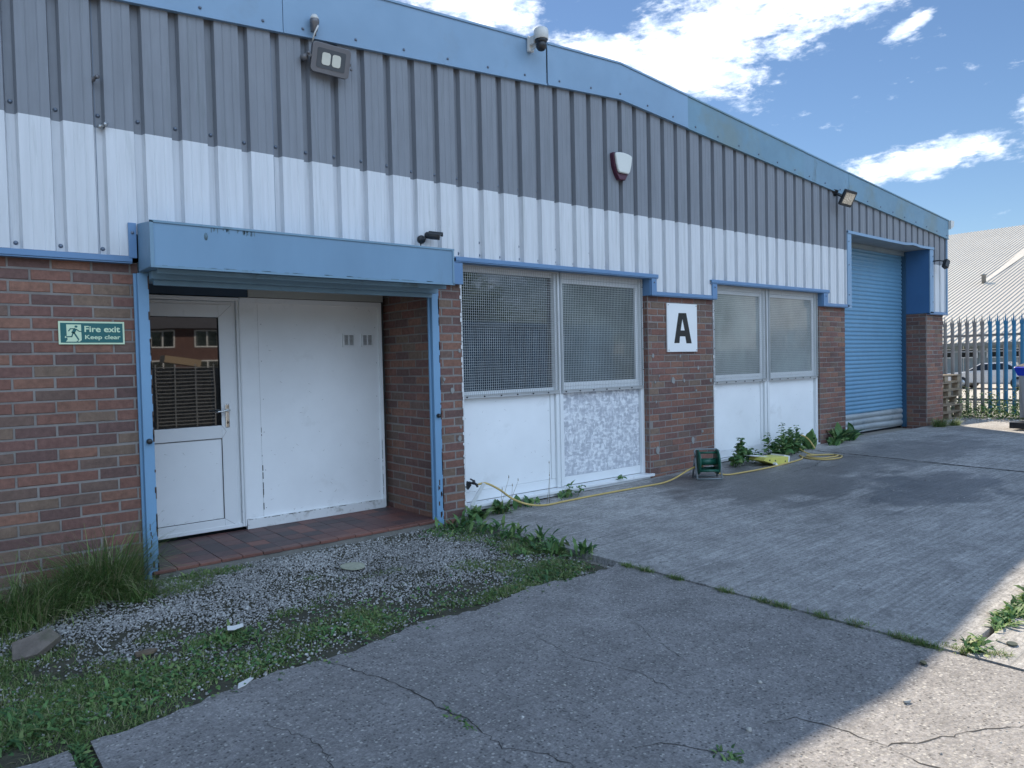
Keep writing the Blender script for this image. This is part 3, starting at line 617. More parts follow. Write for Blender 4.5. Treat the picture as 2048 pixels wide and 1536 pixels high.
# sealant slopped over the brick edges
b = MB()
for x in (3.797, 7.57):
    z = .12
    while z < 2.1:
        h = random.uniform(.012, .05); ww = random.choice([.003, .005, .009, .014]) * random.uniform(.6, 1.1); s_ = 1 if x < 5 else -1
        b.box(x - ww if s_ > 0 else x - ww + .002, x + .006, -.0045, -.002, z, z + h); z += h * random.uniform(.9, 1.5)
b.build('sealant', mat('white_sealant', (.68, .69, .69), .6, v=.05), BLD)
b = MB()   # filler patches on the pier
for i in range(18):
    x = random.uniform(6.40, 7.52) if i < 13 else random.uniform(3.52, 3.78); z = random.uniform(.35, 1.45) if i < 13 else random.uniform(.7, 1.6); r0 = random.uniform(.010, .022) if i % 6 else .034
    P = [(x + r0 * random.uniform(.7, 1.1) * math.cos(a), z + r0 * 1.35 * random.uniform(.7, 1.15) * math.sin(a)) for a in np.linspace(0, 2 * math.pi, 11)[:-1]]; b.prism(P, -.0042 - .0002 * i, .002)
b.build('filler_patch', mat('grey_filler', (.27, .27, .26), .9, v=.15), BLD)

# roller shutter at the far end
SHY = .42
b = MB(); z = .41; ph = []
while z < 3.24:
    for k_ in range(7):
        a = k_ / 7; ph.append((z + a * .068, SHY - .016 * math.sin(math.pi * min(1, a * 1.12)) ** .8 if a < .89 else SHY + .004))
    z += .068
vs = []; n = len(ph); xs_ = np.linspace(10.88, 13.985, 24)
for zz, yy_ in ph: vs += [(x, yy_ + .004 * math.sin(x * 1.3 + zz * 2), zz) for x in xs_]
fs = [(i * 24 + j, i * 24 + j + 1, (i + 1) * 24 + j + 1, (i + 1) * 24 + j) for i in range(n - 1) for j in range(23)]
b.add(vs, fs, 0, True); sh = b.build('roller_shutter', SHUT, BLD)
b = MB(); ph = []
for i in range(25): zz = .10 + i * .31 / 24; ph.append((zz, SHY - .028 * abs(math.sin(math.pi * (i / 24) * 3)) ** .7))
vs = []; n = len(ph)
for i, (zz, yy_) in enumerate(ph): vs += [(x, yy_ + .006 * math.sin(x * 4.1) + .004, zz + .02 * (1 - i / 24) * math.sin((x - 10.9) * 1.1)) for x in xs_]
b.add(vs, [(i * 24 + j, i * 24 + j + 1, (i + 1) * 24 + j + 1, (i + 1) * 24 + j) for i in range(n - 1) for j in range(23)], 0, True)
b.box(10.88, 13.98, SHY + .012, SHY + .03, .09, .42, 0)
b.build('bottom_slats', mat('worn_steel_slats', (.34, .38, .40), .45, .3, v=.2, vs=2, dirt=.4, dcol=(.14, .20, .24), ds=3), sh)
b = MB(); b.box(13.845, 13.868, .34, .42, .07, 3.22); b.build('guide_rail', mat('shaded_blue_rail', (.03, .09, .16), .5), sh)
b = MB(); b.box(10.905, 13.99, -.04, SHY + .1, 3.225, 3.232); b.build('soffit', mat('soffit_steel', (.22, .25, .26), .6, v=.15), sh)
b = MB(); b.box(10.93, 13.96, SHY - .06, SHY + .02, 3.15, 3.224); b.build('lintel', mat('lintel_steel', (.20, .26, .30), .55), sh)
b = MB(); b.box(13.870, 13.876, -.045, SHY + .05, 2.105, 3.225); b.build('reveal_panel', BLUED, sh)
b = MB(); b.box(10.865, 10.985, -.066, -.048, 2.10, 3.235); b.box(10.978, 10.985, -.048, .4, 2.12, 3.224); b.box(13.872, 14.02, -.066, -.048, 2.10, 3.235)
for z in (2.3, 2.75, 3.1): screw(b, 10.90, -.066, z, .008, 1); screw(b, 13.985, -.066, z, .008, 1)
b.build('shutter_frame', [BLUE, SCRW], sh, .003)
b = MB(); xs_ = np.linspace(10.865, 14.02, 30); dz = lambda x: .018 * math.exp(-((x - 13.2) / .35) ** 2) * math.sin((x - 12.9) * 6) - .012 * math.sin((x - 10.8) / 3.2 * math.pi)
P = [(x, 3.222 + dz(x)) for x in xs_] + [(x, 3.262 + dz(x)) for x in reversed(xs_)]; b.prism(P, -.078, -.068); P = [(x, 3.250 + dz(x)) for x in xs_] + [(x, 3.262 + dz(x)) for x in reversed(xs_)]; b.prism(P, -.068, -.03)
b.build('head_trim', BLUE, sh)

# ------------------------------------------------------------------ signs
def text_mesh(body, size, bold=.0):
    c = bpy.data.curves.new('txt', 'FONT'); c.body = body; c.size = size; c.offset = bold; c.extrude = .0006; c.resolution_u = 6
    o = bpy.data.objects.new('txt', c); COL.objects.link(o); dg = bpy.context.evaluated_depsgraph_get(); me = bpy.data.meshes.new_from_object(o.evaluated_get(dg)); bpy.data.objects.remove(o)
    return me
def text_obj(body, x, z, width, height, y, m, parent, bold):
    me = text_mesh(body, 1., bold); vs = np.array([v.co[:] for v in me.vertices]); mn, mx = vs.min(0), vs.max(0)
    for v in me.vertices:
        a = (v.co.x - mn[0]) / (mx[0] - mn[0]); c = (v.co.y - mn[1]) / (mx[1] - mn[1]); v.co = (x + a * width, y - (v.co.z > 0) * .0008, z + c * height)
    me.materials.clear(); me.materials.append(m); me.name = 'lettering'; o = bpy.data.objects.new('lettering', me); COL.objects.link(o); o.parent = parent; return o
SGR = mat('sign_green', (.012, .12, .12), .35, v=.04); SLU = mat('luminous_sign_plastic', (.58, .72, .50), .4, v=.03)
e = empty('fire_exit_sign', (.693, -.006, 1.575), 0, 'green and pale yellow fire exit sign on the brick wall left of the entrance', 'sign')
b = MB(); b.box(0, .374, -.004, .001, 0, .147); b.build('sign_board', SLU, e, .001)
b = MB(); b.box(.0105, .3635, -.0046, -.0041, .0105, .1365); b.build('green_field', SGR, e)
# pictogram, traced in sign units (u right, v up)
sc = .374 / 1800; U = lambda x, y: ((x - 85) * sc, .147 - (y - 185) * .147 / 610)
b = MB(); b.prism([U(295, 270), U(685, 270), U(692, 680), U(640, 722), U(560, 722), U(270, 722), U(318, 670), U(312, 610), U(250, 628), U(250, 590), U(275, 572), U(300, 572)], -.0052, -.0047); b.build('pictogram_door', SLU, e)
b = MB()
def limb(pts, wd):
    pts = [Vector((*U(*p), 0)) for p in pts]
    for a, c in zip(pts[:-1], pts[1:]):
        d = (c - a); n_ = Vector((-d.y, d.x, 0)).normalized() * wd * sc / 2; ex = d.normalized() * wd * sc * .18
        P = [a - ex + n_, a - ex - n_, c + ex - n_, c + ex + n_]; b.prism([(p.x, p.y) for p in P], -.0060, -.0053)
limb([(350, 445), (400, 383), (500, 383)], 30); limb([(560, 395), (630, 450), (685, 453)], 28); limb([(530, 390), (465, 490)], 88); limb([(470, 480), (430, 590), (285, 593)], 34); limb([(490, 480), (610, 670)], 42)
c0 = U(553, 325); b.prism([(c0[0] + 40 * sc * math.cos(a), c0[1] + 36 * sc * math.sin(a)) for a in np.linspace(0, 2 * math.pi, 20)[:-1]], -.0060, -.0053); limb([(560, 715), (612, 695)], 22)
b.build('running_figure', SGR, e)
a, c = U(775, 468), U(1760, 305); text_obj('Fire exit', a[0], a[1], c[0] - a[0], c[1] - a[1], -.0048, SLU, e, .022)
a, c = U(785, 690), U(1765, 545); text_obj('Keep clear', a[0], a[1], c[0] - a[0], c[1] - a[1], -.0048, SLU, e, .018)

e = empty('letter_sign', (6.664, -.010, 1.477), 0, 'white rectangular sign with a large black letter A on the brick pier', 'sign')
b = MB(); b.box(0, .556, -.010, .006, 0, .560); b.build('sign_board', mat('white_sign_board', (.78, .80, .80), .4, v=.03, dirt=.25, dcol=(.62, .62, .6)), e, .0015)
q = lambda x, y: ((x - 221) / 247 * .556, (752 - y) / 398 * .56)
b = MB(); P = [q(*p) for p in [(275, 680), (312, 432), (376, 430), (418, 682), (374, 682), (366, 622), (323, 622), (317, 680)]]
OUT = [(275, 680), (313, 432), (376, 430), (419, 682), (375, 682), (366, 624), (322, 624), (317, 680)]
IN = [(328, 575), (362, 575), (344, 478)]
# left stroke, right stroke, bar as butted polygons
b.prism([q(275, 680), q(317, 680), q(322, 624), q(328, 575), q(344, 478), q(344, 431), q(313, 432)], -.0118, -.0101)
b.prism([q(344, 431), q(344, 478), q(362, 575), q(366, 624), q(375, 682), q(419, 682), q(376, 430)], -.0118, -.0101)
b.prism([q(322, 624), q(366, 624), q(362, 575), q(328, 575)], -.0118, -.0101)
b.build('lettering', mat('black_vinyl', (.012, .015, .018), .35, v=.05), e)
b = MB()
for x, z in ((.02, .02), (.536, .02), (.02, .54), (.536, .54)): screw(b, x, -.010, z, .003, 0)
b.build('fixing_screws', CAST, e)

# ------------------------------------------------------------------ things fixed to the facade
def rounded(wd, ht, r, n=5):
    P = []
    for cx, cz, a0 in ((wd / 2 - r, ht / 2 - r, 0), (-wd / 2 + r, ht / 2 - r, 90), (-wd / 2 + r, -ht / 2 + r, 180), (wd / 2 - r, -ht / 2 + r, 270)):
        P += [(cx + r * math.cos(R(a0 + 90 * i / n)), cz + r * math.sin(R(a0 + 90 * i / n))) for i in range(n + 1)]
    return P
# left LED floodlight
e = empty('flood_light', (2.53, -.15, 3.735), 0, 'large grey floodlight with two pale square lamps, under the fascia above the porch', 'floodlight', 'wall lights')
e.rotation_euler = (R(16), R(3), R(-6))
b = MB(); b.prism(rounded(.30, .215, .03), -.012, .03); b.prism(rounded(.24, .16, .02), .03, .055); b.build('housing', CAST, e, .004)
b = MB(); b.prism(rounded(.222, .142, .012), -.0145, -.0125); b.build('front_glass', mat('lamp_glass', (.07, .085, .1), .15), e)
for xx in (-.040, .040):
    b = MB(); b.prism(rounded(.066, .088, .018), -.0175, -.0147); b.build('lamp', mat('led_lens', (.62, .62, .54), .5), e)
b = MB(); b.box(-.175, -.168, -.012, .10, -.012, .012); b.box(.152, .158, -.01, .10, -.010, .010); b.box(-.175, .158, .10, .106, -.02, .02); b.box(-.168, -.15, -.006, .006, -.01, .01); b.tube([(-.19, .01, -.02), (-.19, .12, -.02)], .024, 0, 10)
screw(b, -.178, -.012, .012, .008); screw(b, .164, -.008, -.03, .007); b.build('bracket', CAST, e)
b = MB(); b.tube([(-.14, .04, .10), (-.135, .03, .16), (-.118, .01, .22)], .006, 0, 6); b.build('cable', CAMW, e)
for o_ in [q for q in bpy.data.objects if q.parent == e and q.name.startswith('lamp')]:
    o_.location.x = -.040 if o_.name == 'lamp' else .040
# photocell above it
e = empty('light_sensor', (2.418, -.082, 3.93), 0, 'small pale round light sensor on the blue fascia above the left floodlight', 'sensor')
b = MB(); b.lathe([(.010, -.03), (.011, .0), (.020, .004), (.024, .05), (.034, .062), (.036, .088), (.034, .090)], Matrix.Translation((0, -.045, 0)), 0, 16); b.box(-.012, .012, -.03, .004, .015, .075); b.build('body', CAST, e)
b = MB(); b.lathe([(.031, .090), (.031, .105), (.020, .125), (.006, .131)], Matrix.Translation((0, -.045, 0)), 0, 16); b.build('lens', CAMW, e)
# dome camera on the verge
e = empty('dome_camera', (4.60, -.088, 4.38), 0, 'white dome camera with dark ball, mounted at the top edge of the fascia', 'camera', 'security cameras'); e.scale = (.88, .88, .88)
b = MB(); b.box(-.035, .035, -.035, .0, -.06, .10); b.box(-.030, .030, -.11, -.0355, .0, .085); b.tube([(0, -.03, -.045), (.0, -.16, -.015)], .012, 0, 8); b.build('bracket', CAMW, e, .006)
b = MB(); b.lathe([(.072, .02), (.078, .026), (.078, .115), (.070, .135), (.045, .145)], Matrix.Translation((.02, -.17, 0)), 0, 24); b.build('housing', CAMW, e)
b = MB(); b.lathe([(.070, .019), (.060, -.005), (.045, -.02)], Matrix.Translation((.02, -.17, 0)), 0, 24); b.lathe([(.012, -.095), (.036, -.085), (.054, -.058), (.058, -.03), (.050, -.005), (.03, .01)], Matrix.Translation((.02, -.17, 0)), 0, 24)
b.build('camera_ball', BLACK, e)
# bullet camera
e = empty('bullet_camera', (3.36, -.046, 2.46), 0, 'small black bullet camera on the white sheeting above the porch roof corner', 'camera', 'security cameras')
b = MB(); b.lathe([(.036, 0), (.036, .022), (.028, .034), (.012, .038), (.012, .07)], Matrix.Rotation(R(90), 4, 'X'), 0, 20); b.build('base', BLACK, e)
Mb = Matrix.Translation((.075, -.085, .028)) @ Matrix.Rotation(R(-40), 4, 'Z') @ Matrix.Rotation(R(97), 4, 'Y')
b = MB(); b.lathe([(.014, -.075), (.028, -.06), (.032, -.02), (.032, .055), (.027, .056)], Mb, 0, 20); b.build('housing', BLACK, e)
b = MB()
for sgn in (0,): 
    P = [(.038 * math.cos(R(a)), .038 * math.sin(R(a))) for a in range(100, 261, 20)]; P2 = [(.035 * math.cos(R(a)), .035 * math.sin(R(a))) for a in range(260, 99, -20)]
    k0 = len(P); allp = P + P2; n = len(allp); v = [Mb @ Vector((x, y, z)) for z in (-.04, .078) for x, y in allp]
    b.add(v, [(i, i + 1, n - 2 - i, n - 1 - i) for i in range(k0 - 1)] + [(2 * n - 1 - i, 2 * n - 2 - i, n + i + 1, n + i) for i in range(k0 - 1)] + [(i, (i + 1) % n, (i + 1) % n + n, i + n) for i in range(n)])
b.build('sun_hood', BLACK, e)
b = MB(); b.lathe([(.012, .0565), (.012, .060), (.004, .061)], Mb, 0, 14); b.build('lens', CHROME, e)
b = MB(); b.tube([(-.005, -.01, -.03), (-.005, -.008, -.06), (.006, -.012, -.09), (.012, -.02, -.125)], .004, 0, 6); b.build('cable', BLACK, e)
# second floodlight, small halogen
e = empty('flood_light', (10.50, -.25, 3.66), 0, 'small dark halogen floodlight tilted on its bracket near the roller shutter', 'floodlight', 'wall lights'); e.rotation_euler = (R(26), R(14), R(-32)); e.scale = (1.2, 1.2, 1.2)
b = MB(); b.prism(rounded(.15, .19, .014), -.03, .03); b.prism(rounded(.10, .13, .02), .03, .07); b.build('housing', mat('dark_lamp_housing', (.05, .055, .06), .45, .3), e, .006)
b = MB(); b.prism(rounded(.118, .13, .008), -.034, -.0305); b.build('front_glass', mat('reflector', (.55, .52, .45), .25, .6, v=.3, vs=12), e)
b = MB(); b.tube([(-.085, 0, 0), (-.10, .10, 0), (-.10, .19, -.01)], .010, 0, 8); b.box(-.16, -.08, .13, .20, -.03, .045); b.build('bracket', BLACK, e)
# camera by the shutter
e = empty('wall_camera', (13.95, -.07, 2.98), 0, 'small dark camera on an arm at the right edge of the roller shutter', 'camera', 'security cameras')
b = MB(); b.tube([(.05, 0, .04), (.05, -.10, .04), (.12, -.14, .03)], .012, 0, 8); b.build('arm', BLACK, e)
b = MB(); b.obox(Matrix.Translation((.17, -.16, -.02)) @ Matrix.Rotation(R(35), 4, 'Y') @ Matrix.Rotation(R(-20), 4, 'Z'), .085, .08, .16); b.build('housing', BLACK, e, .008)
# bell box
e = empty('alarm_siren', (5.86, -.047, 3.46), 0, 'white shield shaped alarm siren box with dark red lower edge on the grey cladding', 'alarm')
def shield(s_=1., dz=0.): return [(x * s_, z * s_ + dz) for x, z in [(-.128, .115), (-.06, .128), (.0, .130), (.06, .126), (.128, .112), (.134, .09), (.118, .0), (.095, -.07), (.075, -.095), (-.075, -.095), (-.095, -.07), (-.118, .0), (-.134, .09)]]
b = MB(); b.prism([(x, z) for x, z in [(-.132, .12), (.132, .118), (.138, .09), (.118, -.03), (.09, -.09), (.045, -.155), (-.045, -.155), (-.09, -.09), (-.118, -.03), (-.138, .09)]], -.055, 0); b.build('back_box', mat('dark_red_plastic', (.075, .018, .04), .4, v=.1), e, .008)
b = MB(); b.prism(shield(.96), -.085, -.055); b.build('front_cover', mat('siren_cover', (.64, .66, .62), .4, v=.03), e, .012)
# two bolts through the sheeting
for (x, y, z), lb in (((.93, -.03, 3.268), 'short grey pipe stub sticking out of the grey cladding, upper of two'), ((.968, -.03, 2.975), 'short pale bolt stub on the line between grey and white cladding')):
    e = tag(MB().lathe([(.018, 0), (.018, .012), (.010, .014), (.011, .05), (.014, .052), (.014, .062)], Matrix.Rotation(R(80), 4, 'X') @ Matrix.Rotation(R(25), 4, 'Y'), 0, 10).build('pipe_stub', CAST if z > 3 else GALV, None, 0, (x, y, z)), lb, 'bolt', 'stubs in the cladding')

# ------------------------------------------------------------------ garden tap, hose and reel
e = empty('garden_tap', (3.90, .06, .30), 0, 'small dark outdoor tap low on the window frame beside the porch', 'tap')
b = MB(); b.tube([(0, .02, 0), (0, -.05, 0), (.0, -.09, -.005), (.005, -.10, -.03)], [.011, .011, .012, .009], 0, 10); b.build('spout', BLACK, e)
b = MB(); b.obox(Matrix.Translation((-.01, -.045, .03)) @ Matrix.Rotation(R(30), 4, 'Y'), .06, .012, .014); b.lathe([(.014, -.02), (.016, 0), (.010, .022)], Matrix.Translation((0, -.05, .01)), 0, 10); b.build('lever', BLACK, e, .003)
b = MB(); b.obox(Matrix.Translation((-.035, .0, -.02)) @ Matrix.Rotation(R(45), 4, 'Y'), .055, .02, .055); b.build('backplate', BLACK, e)
def cr(P, n=8):
    P = [Vector(p) for p in P]; Q = [P[0]] + P + [P[-1]]; out = []
    for i in range(1, len(Q) - 2):
        a, b_, c, d = Q[i - 1], Q[i], Q[i + 1], Q[i + 2]
        for k_ in range(n):
            t_ = k_ / n; out.append(.5 * ((2 * b_) + (-a + c) * t_ + (2 * a - 5 * b_ + 4 * c - d) * t_ ** 2 + (-a + 3 * b_ - 3 * c + d) * t_ ** 3))
    out.append(P[-1]); return out
gz = lambda x, y, h=.012: (x, y, zg(x) + h)
b = MB(); b.tube(cr([(3.91, -.04, .295), (3.98, -.07, .30), (4.08, -.13, .24), (4.2, -.19, .14), gz(4.35, -.24, .05), gz(4.55, -.24), gz(4.78, -.26), gz(5.1, -.28), gz(5.5, -.30), gz(5.9, -.33), gz(6.15, -.34), (6.32, -.36, .10), (6.5, -.40, .17), (6.62, -.42, .20), (6.70, -.43, .20)]), .0095, 0, 8)
b.tube(cr([gz(6.86, -.50, .05), gz(6.98, -.56), gz(7.2, -.62), gz(7.6, -.66), gz(8.05, -.65), gz(8.5, -.60), gz(8.72, -.5), gz(8.8, -.42), gz(8.70, -.52), gz(8.62, -.68), gz(8.66, -.84), gz(8.88, -.9), gz(9.09, -.83), gz(9.10, -.70), gz(8.95, -.56), gz(8.8, -.52, .02), gz(8.68, -.62, .024), gz(8.66, -.78, .024), gz(8.85, -.86, .03), gz(9.05, -.8, .024), gz(9.12, -.66), gz(9.0, -.45), gz(9.05, -.25, .1), gz(9.2, -.2, .22), gz(9.38, -.22, .16), gz(9.42, -.3, .03)]), .0095, 0, 8)
b.tube([(6.64, -.42, .20), (6.72, -.43, .20)], .016, 0, 8)
tag(b.build('garden_hose', HOSE), 'yellow garden hose running along the wall from the tap to the coil by the weeds', 'hose')
e = empty('hose_reel', (6.72, -.50, zg(6.74)), R(-40), 'green plastic hose reel with grey legs standing on damp concrete below the letter sign', 'hose reel')
Ax = Matrix.Translation((0, 0, .185)) @ Matrix.Rotation(R(90), 4, 'Y')
for s_ in (-1, 1):
    b = MB(); b.lathe([(.05, -.008), (.135, -.008), (.140, 0), (.135, .008), (.05, .008)], Matrix.Translation((s_ * .105, 0, 0)) @ Ax, 0, 28); b.build('flange', GREENP, e)
    b = MB(); b.tube([(s_ * .135, -.09, .005), (s_ * .135, -.02, .20), (s_ * .125, .02, .30)], .011, 0, 6); b.tube([(s_ * .135, .12, .005), (s_ * .132, .03, .22)], .011, 0, 6); b.build('leg', mat('grey_leg', (.25, .27, .28), .5) , e)
b = MB(); b.lathe([(.038, -.10), (.038, .10)], Ax, 0, 20); b.tube([(-.10, -.10, .10), (.10, -.10, .10)], .015, 0, 8); b.tube([(-.10, .09, .10), (.10, .09, .10)], .015, 0, 8); b.tube([(-.10, 0, .285), (.10, 0, .285)], .012, 0, 8); b.build('drum', GREENP, e)
b = MB(); b.tube([(-.135, -.02, .24), (-.15, -.03, .31), (-.13, -.01, .325), (.10, .0, .325), (.13, 0, .30)], .009, 0, 8); b.tube([(-.13, .12, .008), (.13, .12, .008)], .009, 0, 6); b.tube([(-.13, -.09, .008), (.13, -.09, .008)], .009, 0, 6); b.build('handle', mat('reel_handle', (.18, .21, .22), .5), e)

# crumpled yellow and white carton
e = empty('cardboard_box', (8.02, -.50, zg(8.02)), R(-8), 'crumpled yellow and white box lying on the concrete among nettles', 'box')
b = MB(); b.prism([(-.30, .075), (-.27, .11), (.14, .09), (.13, .0), (-.05, .0)], -.13, .10); b.build('carton', YEL, e, .004)
b = MB(); b.obox(Matrix.Translation((.17, .02, .055)) @ Matrix.Rotation(R(12), 4, 'Y'), .11, .2, .085); b.obox(Matrix.Translation((-.22, .06, .112)) @ Matrix.Rotation(R(5), 4, 'Y'), .24, .16, .004); b.obox(Matrix.Translation((-.12, -.15, .018)) @ Matrix.Rotation(R(40), 4, 'Y'), .06, .04, .03); b.build('white_flap', PAPER, e, .003)
b = MB()
for x, z in ((-.20, .075), (-.10, .062), (.08, .04)): b.lathe([(.010, 0), (.010, .002)], Matrix.Translation((x, -.1302, z)) @ Matrix.Rotation(R(90), 4, 'X'), 0, 12)
b.build('hole', BLACK, e)
b = MB(); b.obox(Matrix.Translation((0, 0, .0)) @ Matrix.Rotation(R(28), 4, 'Y') @ Matrix.Rotation(R(15), 4, 'X'), .035, .012, .34); tag(b.build('plastic_offcut', UPVC, None, .002, (3.86, -.055, .165)), 'pale plastic offcut leaning on the window frame below the tap', 'offcut')

# ------------------------------------------------------------------ gravel, litter
def inpatch(x, y, P): 
    d = np.zeros_like(x)
    for cx, cy, rx, ry, a in P: d = np.maximum(d, a * np.exp(-(((x - cx) / rx) ** 2 + ((y - cy) / ry) ** 2)))
    return d
def vnoise(x, y, s_, seed=0):
    r_ = np.random.default_rng(seed); G_ = r_.random((64, 64)); u = (x * s_) % 63; v = (y * s_) % 63; i = u.astype(int); j = v.astype(int); fu = u - i; fv = v - j; fu = fu * fu * (3 - 2 * fu); fv = fv * fv * (3 - 2 * fv)
    return (G_[i, j] * (1 - fu) * (1 - fv) + G_[(i + 1) % 64, j] * fu * (1 - fv) + G_[i, (j + 1) % 64] * (1 - fu) * fv + G_[(i + 1) % 64, (j + 1) % 64] * fu * fv)
ico = [(0, 0, 1), (.894, 0, .447), (.276, .851, .447), (-.724, .526, .447), (-.724, -.526, .447), (.276, -.851, .447), (.724, .526, -.447), (-.276, .851, -.447), (-.894, 0, -.447), (-.276, -.851, -.447), (.724, -.526, -.447), (0, 0, -1)]
icf = [(0, 1, 2), (0, 2, 3), (0, 3, 4), (0, 4, 5), (0, 5, 1), (1, 6, 2), (2, 7, 3), (3, 8, 4), (4, 9, 5), (5, 10, 1), (6, 7, 2), (7, 8, 3), (8, 9, 4), (9, 10, 5), (10, 6, 1), (11, 7, 6), (11, 8, 7), (11, 9, 8), (11, 10, 9), (11, 6, 10)]
ico = np.array(ico); icf = np.array(icf)
def stones(name, x, y, z, size, m, parent=None):
    n = len(x); V = np.repeat(ico[None], n, 0) * (1 + rng.normal(0, .16, (n, 12, 1))); sc_ = size[:, None] * rng.uniform(.6, 1.25, (n, 3)) * np.array([1, 1, .62]); V = V * sc_[:, None, :]
    a = rng.uniform(0, 6.28, n); t_ = rng.normal(0, .5, n); ca, sa, ct, st = np.cos(a), np.sin(a), np.cos(t_), np.sin(t_)
    X, Y, Z = V[..., 0], V[..., 1], V[..., 2]; Y, Z = Y * ct[:, None] - Z * st[:, None], Y * st[:, None] + Z * ct[:, None]; X, Y = X * ca[:, None] - Y * sa[:, None], X * sa[:, None] + Y * ca[:, None]
    V = np.stack([X + x[:, None], Y + y[:, None], Z + z[:, None]], -1).reshape(-1, 3); Fc = (icf[None] + (np.arange(n) * 12)[:, None, None]).reshape(-1, 3)
    return npmesh(name, V, Fc, m, parent)
N = 82000; x = rng.uniform(-.3, 3.6, N); y = rng.uniform(-2.12, -.05, N)
gd = inpatch(x, y, [(1.0, -.75, .8, .35, 1.2), (2.0, -.5, 1.2, .5, 1.4), (2.9, -.8, .7, .5, 1.2), (.88, -1.33, .35, .10, 1.0), (2.6, -1.2, .8, .5, .9), (3.0, -1.6, .6, .3, .6), (1.4, -1.05, .8, .3, 1.0), (.5, -.75, .5, .2, .6), (2.9, -1.95, .6, .12, .5), (1.6, -1.72, 2.2, .45, .42)])
keep = rng.random(N) < np.clip(gd * (.45 + .9 * vnoise(x, y, 5, 3)) - .12, .03, 1); x, y = x[keep], y[keep]; n = len(x)
tag(stones('gravel', x, y, -.018 + .012 * vnoise(x, y, 3, 5) + rng.uniform(-.002, .006, n), rng.lognormal(math.log(.0052), .33, n), GRAV), kind='stuff')
# loose grit on the concrete
N = 2600; x = rng.uniform(.5, 8.5, N); y = -2.05 - 2.6 * rng.random(N) ** 1.3; y[:300] = rng.uniform(-2, -.2, 300); x[:300] = rng.uniform(3.8, 9, 300); ok = (x < 3.6) | (y > -4); x, y = x[ok], y[ok]; n = len(x); zz = np.where(x < 3.66, 0, zgn(x))
tag(stones('grit', x, y, zz + .001, rng.lognormal(math.log(.0026), .45, n), GRAV), 'loose pale grit scattered over the concrete yard', None, None, 'stuff')

def litter(name, x, y, poly, m, label, cat, rz=0, tilt=.1, th=.003, h=.01):
    b = MB(); b.prism(poly, 0, th, 0, 'xy'); o = b.build(name, m); z = (0 if x < 3.66 else zg(x)) + h; o.location = (x, y, z); o.rotation_euler = (tilt, tilt * .6, rz); return tag(o, label, cat)
litter('flat_disc', 2.28, -.78, [(.085 * math.cos(a) * (1 + .06 * math.sin(3 * a)), .08 * math.sin(a)) for a in np.linspace(0, 6.28, 24)[:-1]], mat('stained_lid', (.36, .37, .28), .6, v=.2, vs=30), 'flat round pale lid lying on the gravel in front of the step', 'lid', 0, .06, .006, .014)
litter('paper_scrap', 1.25, -1.45, [(-.055, -.02), (-.02, -.03), (.05, -.012), (.062, .02), (.0, .012), (-.03, .022)], PAPER, 'folded white paper scrap on the grass strip', 'litter', .3, .25, .002, .03)
litter('plaster_shard', 1.07, -2.12, [(-.055, -.018), (-.01, -.02), (.055, .0), (.05, .016), (-.02, .014)], PAPER, 'thin white shard lying on the concrete by the grass edge', 'litter', .45, .05, .005, .004)
litter('paper_scrap', .66, -1.27, [(-.02, -.02), (.02, -.012), (.03, .03), (.0, .035)], PAPER, 'small white scrap standing in the grass near the broken slab', 'litter', 1.2, .9, .002, .02)
litter('crushed_can', .82, -1.43, [(-.05, -.02), (.03, -.024), (.06, .0), (.03, .02), (-.04, .016)], mat('brown_scrap', (.16, .12, .08), .6, v=.4, vs=20), 'brown crumpled scrap in the bare patch of the grass', 'litter', .2, .12, .012, .0)
litter('leaf_scrap', 3.46, -4.0, [(-.025, -.01), (.0, -.014), (.03, .0), (.01, .014), (-.02, .012)], mat('dead_leaf', (.05, .06, .035), .7), 'dark dead leaf on sunlit concrete nearest the slab joint', 'leaf', .2, .2, .006, .004)
litter('dark_disc', 3.95, -4.2, [(.028 * math.cos(a), .022 * math.sin(a)) for a in np.linspace(0, 6.28, 14)[:-1]], mat('dark_lid', (.06, .07, .05), .5), 'small dark disc on the sunlit slab at the right edge', 'lid', 0, .05, .006, .003)
b = MB(); b.prism([(-.115, -.045), (-.02, -.075), (.105, -.03), (.085, .05), (-.085, .065)], -.02, .022, 0, 'xy'); bs_ = b.build('broken_slab', mat('brown_stone', (.15, .125, .105), .9, v=.35, vs=14, bump=.8, bs=40, dirt=.4, dcol=(.08, .09, .05)), None, .004, (.41, -1.03, .035)); bs_.rotation_euler = (.5, -.25, .1); tag(bs_, 'brown broken slab piece lying in the grass at the left', 'stone')
for i, (x, y, r_) in enumerate(((2.11, -3.08, .009), (2.36, -3.82, .016), (3.02, -4.11, .014), (2.75, -3.62, .011))):
    o = stones('pebble', np.array([x]), np.array([y]), np.array([r_ * .4]), np.array([r_]), mat('pale_pebble', (.42, .41, .38), .8))
    tag(o, ['small white pebble in the middle of the shaded slab', 'larger pebble beside the bottom crack', 'pale pebble on sunlit concrete right of the shadow edge', 'round pebble in shade just behind the shadow edge'][i], 'pebble', 'pebbles on the near slab')

